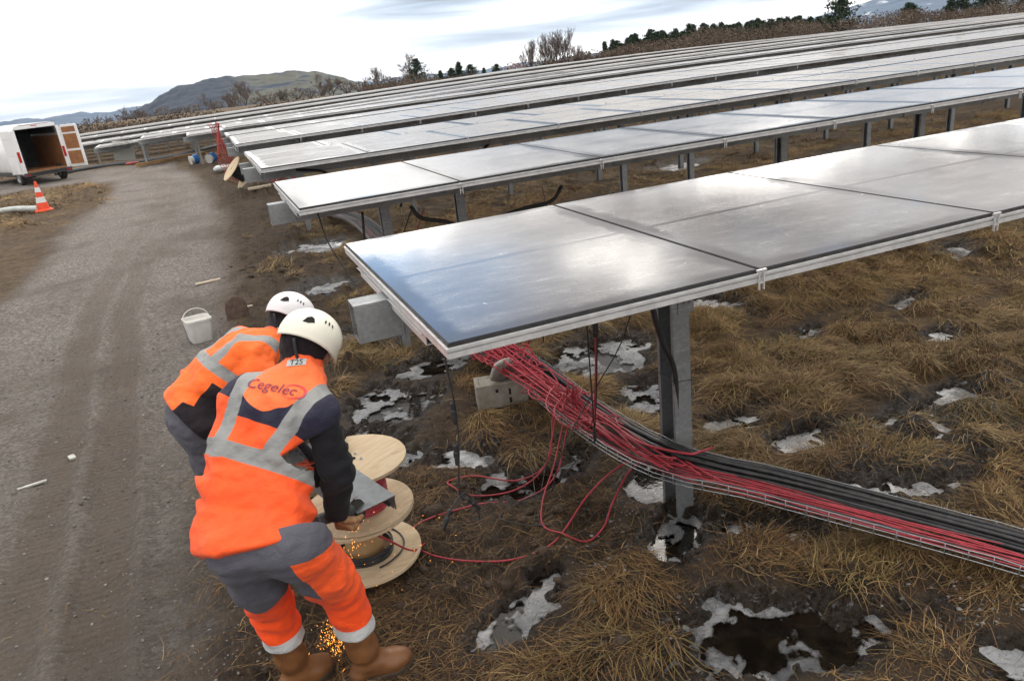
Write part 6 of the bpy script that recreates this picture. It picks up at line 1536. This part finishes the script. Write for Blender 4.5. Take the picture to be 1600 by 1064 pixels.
    def collar(P):
        cr_ = opt['cr']; d = rcone(P, c7-nd*.06-up*.03, c7+nd*.065, cr_+.016, cr_-.008); h_ = (P-c7)@nd; inner = rcone(P, c7-nd*.06-up*.03, c7+nd*.12, cr_-.010, cr_-.018)
        return smax_(smax_(d, -inner, .004), h_-.062-.012*((P-c7)@fw)/.09*-1, .004)+.004*noise3(P*16)
    shape('collar', collar, c7-.2, c7+.2, .0058, opt['collar'], root)
    ho, HBm = helmet(root, head+hu*opt['hup']+hf*opt['hfw'], hf, hu, opt['hs'], opt['helm'], 1)
    return root, jo, dict(up=up, rS=rS, fw=fw, pel=pel, hf=hf, hu=hu, hr=hr, c7=c7, nd=nd)

def on_surface(o, root, pts2d, org, ex, ey, n, lift, name, mat_, faces=None, parent=None, thick=.0):
    """lay a flat outline on cloth: cast each point along -n on to the surface"""
    bvs = [BVHTree.FromPolygons([tuple(v) for v in o_bvh[q.name][0]], [tuple(f) for f in o_bvh[q.name][1]]) for q in (o if isinstance(o, tuple) else (o,))]; o = o[0] if isinstance(o, tuple) else o; out = []
    for x, y in pts2d:
        p = org+ex*x+ey*y; hs_ = [np.array(h_[0]) for h_ in (bv.ray_cast(Vector(p+n*.35), Vector(-n), 1.) for bv in bvs) if h_[0] is not None]
        q = max(hs_, key=lambda a: a@n) if hs_ else p; out.append(q+n*lift)
    me = mesh_from(name, np.array(out)-np.array(root.location), faces); return link(name, me, mat_, parent or o)
def text_outline(body_, size):
    c = bpy.data.curves.new('lettering', 'FONT'); c.body = body_; c.size = size; c.resolution_u = 3; c.align_x = 'CENTER'; c.align_y = 'CENTER'
    tmp = bpy.data.objects.new('lettering_tmp', c); COL.objects.link(tmp); dg = bpy.context.evaluated_depsgraph_get(); me = bpy.data.meshes.new_from_object(tmp.evaluated_get(dg))
    V = [(v.co.x, v.co.y) for v in me.vertices]; F = [tuple(p.vertices) for p in me.polygons]; bpy.data.objects.remove(tmp); bpy.data.curves.remove(c); bpy.data.meshes.remove(me); return V, F

# ------------------------------------------------------------------ the worker in front
A_ = np.array
g1 = 0.0
J1 = dict(root=A_([.0, 2.85, g1]), g=g1, pel=gz(402, 815, .94), mid=gz(403, 716, 1.13), chest=gz(430, 645, 1.28), c7=gz(474, 579, 1.39),
          shR=gz(500, 655, 1.255), shL=gz(376, 622, 1.345), elR=gz(527, 738, 1.02), wrR=gz(527, 806, .80), elL=A_([.02, 3.27, 1.07]), wrL=A_([.17, 3.17, .84]),
          hR=gz(466, 852, .88), hL=gz(376, 856, .90), kR=gz(534, 924, .50), kL=gz(424, 944, .50), aR=gz(574, 1030, .10), aL=gz(462, 1044, .10),
          tR=gz(628, 1024, .05), tL=gz(506, 1034, .05), head=gz(480, 537, 1.49), hf=CR*.80-CU*.46+CF*.42, hu=CU*.88+CR*.44-CF*.02,
          hdR=A_([.25, .35, -.9]), hpR=A_([.6, .75, .25]), hdL=A_([.7, -.3, -.6]), hpL=A_([.5, -.2, -.8]))
def seg_band(st, a, b, w):
    """signed distance (positive inside) to a stripe of half-width w from a to b in the (s,t) plane"""
    a, b = A_(a), A_(b); ba = b-a; h_ = np.clip(((st-a)@ba)/(ba@ba), 0, 1); return w-np.linalg.norm(st-a-h_[:, None]*ba, axis=1)
def line_side(st, a, b): a, b = A_(a, ), A_(b); d = unit(b-a); return (st-a)@A_([-d[1], d[0]])
def st_of(V, c): return np.stack([(V-c['pel'])@c['rS'], (V-c['pel'])@c['up']], 1)
def back_of(V, c): return -((V-c['pel'])@c['fw'])
B1 = dict(LA=(-.190, .215), LB=(-.160, .60), RA=(.020, .215), RB=(.172, .60))
def p1_tape(V, c):
    st = st_of(V, c); t = st[:, 1]; s = st[:, 0]
    ring = .034-np.abs(t-.222+.10*s)
    br = np.maximum(seg_band(st, B1['LA'], B1['LB'], .033), seg_band(st, B1['RA'], B1['RB'], .033))
    br = np.minimum(br, t-.20)
    return np.maximum(ring, br)
def p1_navy(V, c):
    st = st_of(V, c); s, t = st[:, 0], st[:, 1]
    L, R_ = A_(B1['LA']), A_(B1['RA'])
    lx = np.interp(t, [B1['LA'][1], B1['LB'][1]], [B1['LA'][0], B1['LB'][0]]); rx_ = np.interp(t, [B1['RA'][1], B1['RB'][1]], [B1['RA'][0], B1['RB'][0]])
    side = np.minimum(np.maximum(lx-s, s-rx_), t-(.375-.35*s))
    low = .352-.16*s; cxm = (lx+rx_)/2
    smile = .405+2.2*np.clip(np.abs(s-cxm), 0, .2)**1.7
    band = np.minimum(np.minimum(t-low, smile-t), np.minimum(s-lx, rx_-s)+.03)
    front = np.minimum(-back_of(V, c)-.02, t-.42)
    return np.maximum(np.maximum(side, band), np.minimum(front, .02))
def p1_yoke(V, c):
    st = st_of(V, c); s, t = st[:, 0], st[:, 1]; lx = np.interp(t, [B1['LA'][1], B1['LB'][1]], [B1['LA'][0], B1['LB'][0]]); rx_ = np.interp(t, [B1['RA'][1], B1['RB'][1]], [B1['RA'][0], B1['RB'][0]])
    return np.minimum(np.minimum(s-lx, rx_-s), t-.38)
JK1 = cloth('orange_vest_cloth', ORANGE, (('yoke', ORANGE2, .75), ('navy', NAVY, .8), ('tape', TAPE, .45)), .75, 900., .18)
def tr_grey(V, c): 
    lat = (V-(J1['hR']+J1['hL'])/2)@c['rH']
    return V[:, 2]-(.605-.22*np.clip(-lat-.02, -.1, .2)+.02*np.sin(lat*22))
def tr_pocket(V, c):
    r = (V-J1['hR'])@c['rH']; k = (V-J1['hR'])@c['fw']; z = V[:, 2]
    q = np.minimum(np.minimum(r-.045+.25*(z-.70), .875-.1*k-z), z-.54)
    r2 = -((V-J1['hL'])@c['rH']); q2 = np.minimum(np.minimum(r2-.095, .78-z), z-.60)
    return np.maximum(q, q2)
def tr_cuff(V, c): return .345-V[:, 2]
TR1 = cloth('hi_vis_trousers', (.95, .085, .012), (('grey', GREY, .8), ('pocket', (.95, .11, .02), .8), ('cuff', (.52, .53, .53), .45)), .75, 900., .22)
COL1 = cloth('orange_collar', (.93, .12, .03), (), .75, 900., .15)
opt1 = dict(glove=GLOVE, hoodm=HOOD, tw=(.112, .108, .084, .084), trousers=(TR1, {'grey': tr_grey, 'pocket': tr_pocket, 'cuff': tr_cuff}), sl=[.072, .067, .052], sleeve=(BLACKC, {}),
            torso=(.140, .128, .116, .085, .096, .082, .072, .074), fold=.12, hem=-.175, hemtilt=.46, armhole=.045, jacket=(JK1, {'tape': p1_tape, 'navy': p1_navy, 'yoke': p1_yoke}), collar=COL1, cr=.088, trap=.066, hip=.142, hup=.035, hfw=.0, hs=.92, helm=helmet_mat('cream_helmet', (.74, .72, .62)))
P1, V1, X1 = build_person('worker seen from behind, stooping in an orange and navy vest, cutting steel over the drums', J1, opt1)
# lettering on the back, and the patch on the collar
INK = simple('wine_ink', (.16, .012, .05), None, 10, .6); INK2 = simple('red_ink', (.62, .03, .06), None, 10, .6)
bk = -X1['fw']; ex = X1['rS']; ey = X1['up']
TX = X1['pel']+ex*(-.036)+ey*.512
tv, tf_ = text_outline('Cegelec', .068)
on_surface(V1, P1, [(x*1.0, y) for x, y in tv], TX, unit(ex-.05*ey), unit(ey+.05*ex), bk, .0055, 'back_lettering', INK, tf_)
arc = []; 
for i in range(33):
    a = math.radians(150-300*i/32); rr_, ww = .036, .0028*math.sin(math.pi*min(1, .12+i/34))+.0006; arc += [(.092+(rr_+ww)*1.25*math.cos(a), (rr_+ww)*math.sin(a)), (.092+(rr_-ww)*1.25*math.cos(a), (rr_-ww)*math.sin(a))]
on_surface(V1, P1, arc, TX, unit(ex-.05*ey), unit(ey+.05*ex), bk, .0048, 'swoosh', INK2, [(2*i, 2*i+1, 2*i+3, 2*i+2) for i in range(32)])
co = next(o for o in P1.children if o.name.startswith('collar'))
nd = X1['nd']; ob = unit(-CF-nd*(-CF@nd)); ox = np.cross(nd, ob); cen = X1['c7']+nd*.016
PATCH = simple('grey_patch', (.42, .43, .42), None, 10, .6)
gr_ = [(-.040+.08*i/8, -.016+.032*j/4) for j in range(5) for i in range(9)]
on_surface((co, V1), P1, gr_, cen, ox, nd, ob, .004, 'collar_patch', PATCH, [(j*9+i, j*9+i+1, (j+1)*9+i+1, (j+1)*9+i) for j in range(4) for i in range(8)])
tv, tf_ = text_outline('T2S', .036); pa = next(o for o in co.children)
on_surface((co, V1), P1, tv, cen, ox, nd, ob, .006, 'patch_lettering', DARK, tf_, co)

# ------------------------------------------------------------------ the worker behind, bent forward to the right
g2 = 0.0
J2 = dict(root=A_([-.3, 4.1, g2]), g=g2, pel=gz(305, 640, .96), mid=gz(345, 592, 1.07), chest=gz(384, 556, 1.17), c7=gz(418, 534, 1.225))
pl = J2['pel']
J2.update(shR=gz(398, 585, 1.12), shL=gz(398, 585, 1.12)+A_([-.05, .33, -.05]), hR=pl+A_([.02, -.10, -.05]), hL=pl+A_([-.0, .10, -.05]))
J2.update(elR=A_([.14, 3.80, .92]), wrR=A_([.25, 3.74, .76]), elL=A_([.2, 4.12, .96]), wrL=A_([.27, 3.93, .77]))
J2.update(kR=gz(350, 760, .52), kL=gz(352, 752, .52)+A_([.0, .24, 0]), aR=gz(385, 868, .10), aL=gz(385, 862, .1)+A_([-.02, .26, 0]))
J2.update(tR=J2['aR']+A_([.20, -.03, -.05]), tL=J2['aL']+A_([.20, .03, -.05]), head=gz(452, 497, 1.285), hf=CR*.88-CU*.42+CF*.18, hu=CU*.90+CR*.42-CF*.08,
          hdR=A_([.8, -.1, -.5]), hpR=A_([.1, .2, -1]), hdL=A_([.7, -.5, -.4]), hpL=A_([.1, .1, -1]))
def sq(V, c): return np.stack([-((V-c['pel'])@c['fw']), (V-c['pel'])@c['up'], (V-c['pel'])@c['rS']], 1)
def p2_tape(V, c):
    q = sq(V, c); b_, t, s = q.T
    ring = .030-np.abs(t-.235+.18*b_-.03)
    br = np.minimum(.028-np.abs(np.abs(s)-.105), np.minimum(t-.235, b_+.05))
    arm = .025-np.abs((V-c['shR'])@unit(c['elR']-c['shR'])-.5)
    return np.maximum(ring, br)
def p2_dark(V, c):
    q = sq(V, c); b_, t, s = q.T
    low = np.minimum(.045-t-.35*(b_-.02), .115-b_)
    side = np.minimum(np.minimum(.195-t-.2*b_, .055-b_+.15*t), t+.2)
    return np.maximum(low, side)
JK2 = cloth('orange_jacket_cloth', (.92, .15, .025), (('dark', (.014, .010, .014), .85), ('tape', TAPE, .45)), .75, 900., .20)
SL2 = cloth('orange_sleeve_cloth', (.92, .13, .022), (('tape', TAPE, .45),), .75, 900., .2)
TR2 = cloth('grey_work_trousers', GREY, (('orange', (.92, .15, .03), .8), ('cuff', (.5, .51, .51), .45)), .8, 900., .25)
opt2 = dict(glove=simple('black_glove', (.015, .015, .017), None, 20, .8), hoodm=HOOD, tw=(.125, .112, .088, .085), trousers=(TR2, {'orange': lambda V, c: np.minimum(np.minimum(.80-V[:, 2], -((V-J2['hR'])@np.array([0, 1., 0]))-.02), (V-J2['hR'])@A_([1, 0, 0])+.02), 'cuff': tr_cuff}), sl=[.076, .070, .052],
            sleeve=(SL2, {'tape': lambda V, c: .027-np.abs((V-c['s'])@unit(c['e']-c['s'])-.16)}), torso=(.158, .150, .125, .095, .055, .060, .080, .090), fold=.10, hem=-.06, hemtilt=0., armhole=0, jacket=(JK2, {'tape': p2_tape, 'dark': p2_dark}), collar=COL1, cr=.074, trap=.062, hip=.152, hup=.032, hfw=0., hs=.93, helm=helmet_mat('white_helmet', (.70, .70, .72)))
P2, V2, X2 = build_person('worker bent double in an orange jacket and white helmet, behind the man with the vest', J2, opt2)

# ------------------------------------------------------------------ angle grinder and its sparks
GB = A_([.195, 2.995, .75]); GT = A_([.268, 3.06, .712]); gd = unit(GT-GB)
root = empty('angle_grinder', tuple(GB), 'grey angle grinder gripped by the worker in the vest against the steel channel', 'angle grinder')
GCASE = simple('grinder_case', (.05, .055, .06), (.08, .085, .09), 12, .45); GST = simple('grinder_steel', (.30, .31, .32), (.22, .22, .23), 20, .4, .8, .1, 80)
mb = MB(); Rg = frame_from(gd); mb.lathe([(0, -.16), (.022, -.16), (.026, -.15), (.027, -.06), (.031, -.03), (.032, .05), (.026, .075), (.0, .078)], 22, GB, Rg); mb.build('grinder_body', GCASE, root, smooth=True)
dn = unit(np.cross(gd, [0, 0, 1.])+A_([0, 0, .15])); dc = GT+gd*.012-A_([0, 0, .018])
mb = MB(); mb.lathe([(0, -.002), (.058, -.0018), (.058, .0018), (0, .002)], 30, dc, frame_from(dn)); mb.build('cutting_disc', simple('abrasive_disc', (.05, .045, .04), None, 40, .9), root)
mb = MB(); Rd = frame_from(dn, -gd); P_ = []
for i in range(15):
    a = math.radians(-95+190*i/14)
    for rr_, zz in ((.018, -.013), (.066, -.013), (.066, .006)): P_.append(Rd@A_([rr_*math.cos(a), rr_*math.sin(a), zz])+dc)
mb.add(P_, [(i*3+k, i*3+k+1, (i+1)*3+k+1, (i+1)*3+k) for i in range(14) for k in range(2)]); gu = mb.build('disc_guard', GST, root); gu.modifiers.new('sheet', 'SOLIDIFY').thickness = .002
mb = MB(); hs = GT-gd*.05; mb.lathe([(.0, .02), (.012, .02), (.015, .05), (.014, .12), (.0, .125)], 16, hs, frame_from(-dn)); mb.build('side_handle', GCASE, root, smooth=True)
def glow():
    m, t, b, out = new_mat('hot_spark'); b.inputs['Base Color'].default_value = (.3, .1, .02, 1); b.inputs['Emission Color'].default_value = (1, .36, .05, 1); b.inputs['Emission Strength'].default_value = 3.5; return m
r_ = np.random.default_rng(17); V, F = [], []; src = dc-A_([0, 0, .03]); dst = gz(522, 1012, .01)
def spark(c, d, L, w_):
    d = unit(d); B_ = frame_from(d); o = len(V)*6; V.append(np.stack([c-d*L/2]+[c+B_[:, :2]@A_([math.cos(a), math.sin(a)])*w_ for a in (0, 1.57, 3.14, 4.71)]+[c+d*L/2])); F.extend([(o, o+1+(k+1) % 4, o+1+k) for k in range(4)]+[(o+5, o+1+k, o+1+(k+1) % 4) for k in range(4)])
for k in range(330):
    u = r_.random()
    if k < 200: p = dst+r_.normal(0, 1, 3)*[.035, .045, .0]+[0, 0, abs(r_.normal(0, .06))]; d = A_([r_.normal(0, .5), r_.normal(0, .5), 1.]); L = r_.uniform(.003, .016)
    elif k < 290: p = src*(1-u)+dst*u+r_.normal(0, .015+.045*u, 3); d = dst-src+r_.normal(0, .18, 3); L = r_.uniform(.004, .022)
    else: p = src+(A_([r_.uniform(-.1, .55), r_.uniform(-.25, .45), -r_.random()*.62]))*r_.uniform(.2, 1); d = (p-src)+r_.normal(0, .1, 3); L = r_.uniform(.003, .012)
    if p[2] < float(hq(p[0], p[1]))+.004: p[2] = float(hq(p[0], p[1]))+.006
    spark(p, d, L, r_.uniform(.0004, .0009))
me = mesh_from('sparks', np.concatenate(V), F); tag(link('sparks', me, glow()), 'orange sparks falling from the grinder to the boots of the worker', 'sparks', kind='stuff')
# ================================================================== HAZE
hz = MB(); hz.box2((-5300, -1000, -75), (5300, 5300, 82))
hm = bpy.data.materials.new('thin_air'); hm.use_nodes = True; t = NT(hm.node_tree); out = t.n('ShaderNodeOutputMaterial'); pv = t.n('ShaderNodeVolumePrincipled')
pv.inputs['Color'].default_value = (.80, .89, 1., 1); pv.inputs['Density'].default_value = .00008; pv.inputs['Anisotropy'].default_value = .2
t.l(pv.outputs[0], out.inputs['Volume'])
ho = hz.build('haze', hm); ho['kind'] = 'stuff'; ho['label'] = 'thin bluish winter haze over the field and the far hills'; ho['category'] = 'haze'
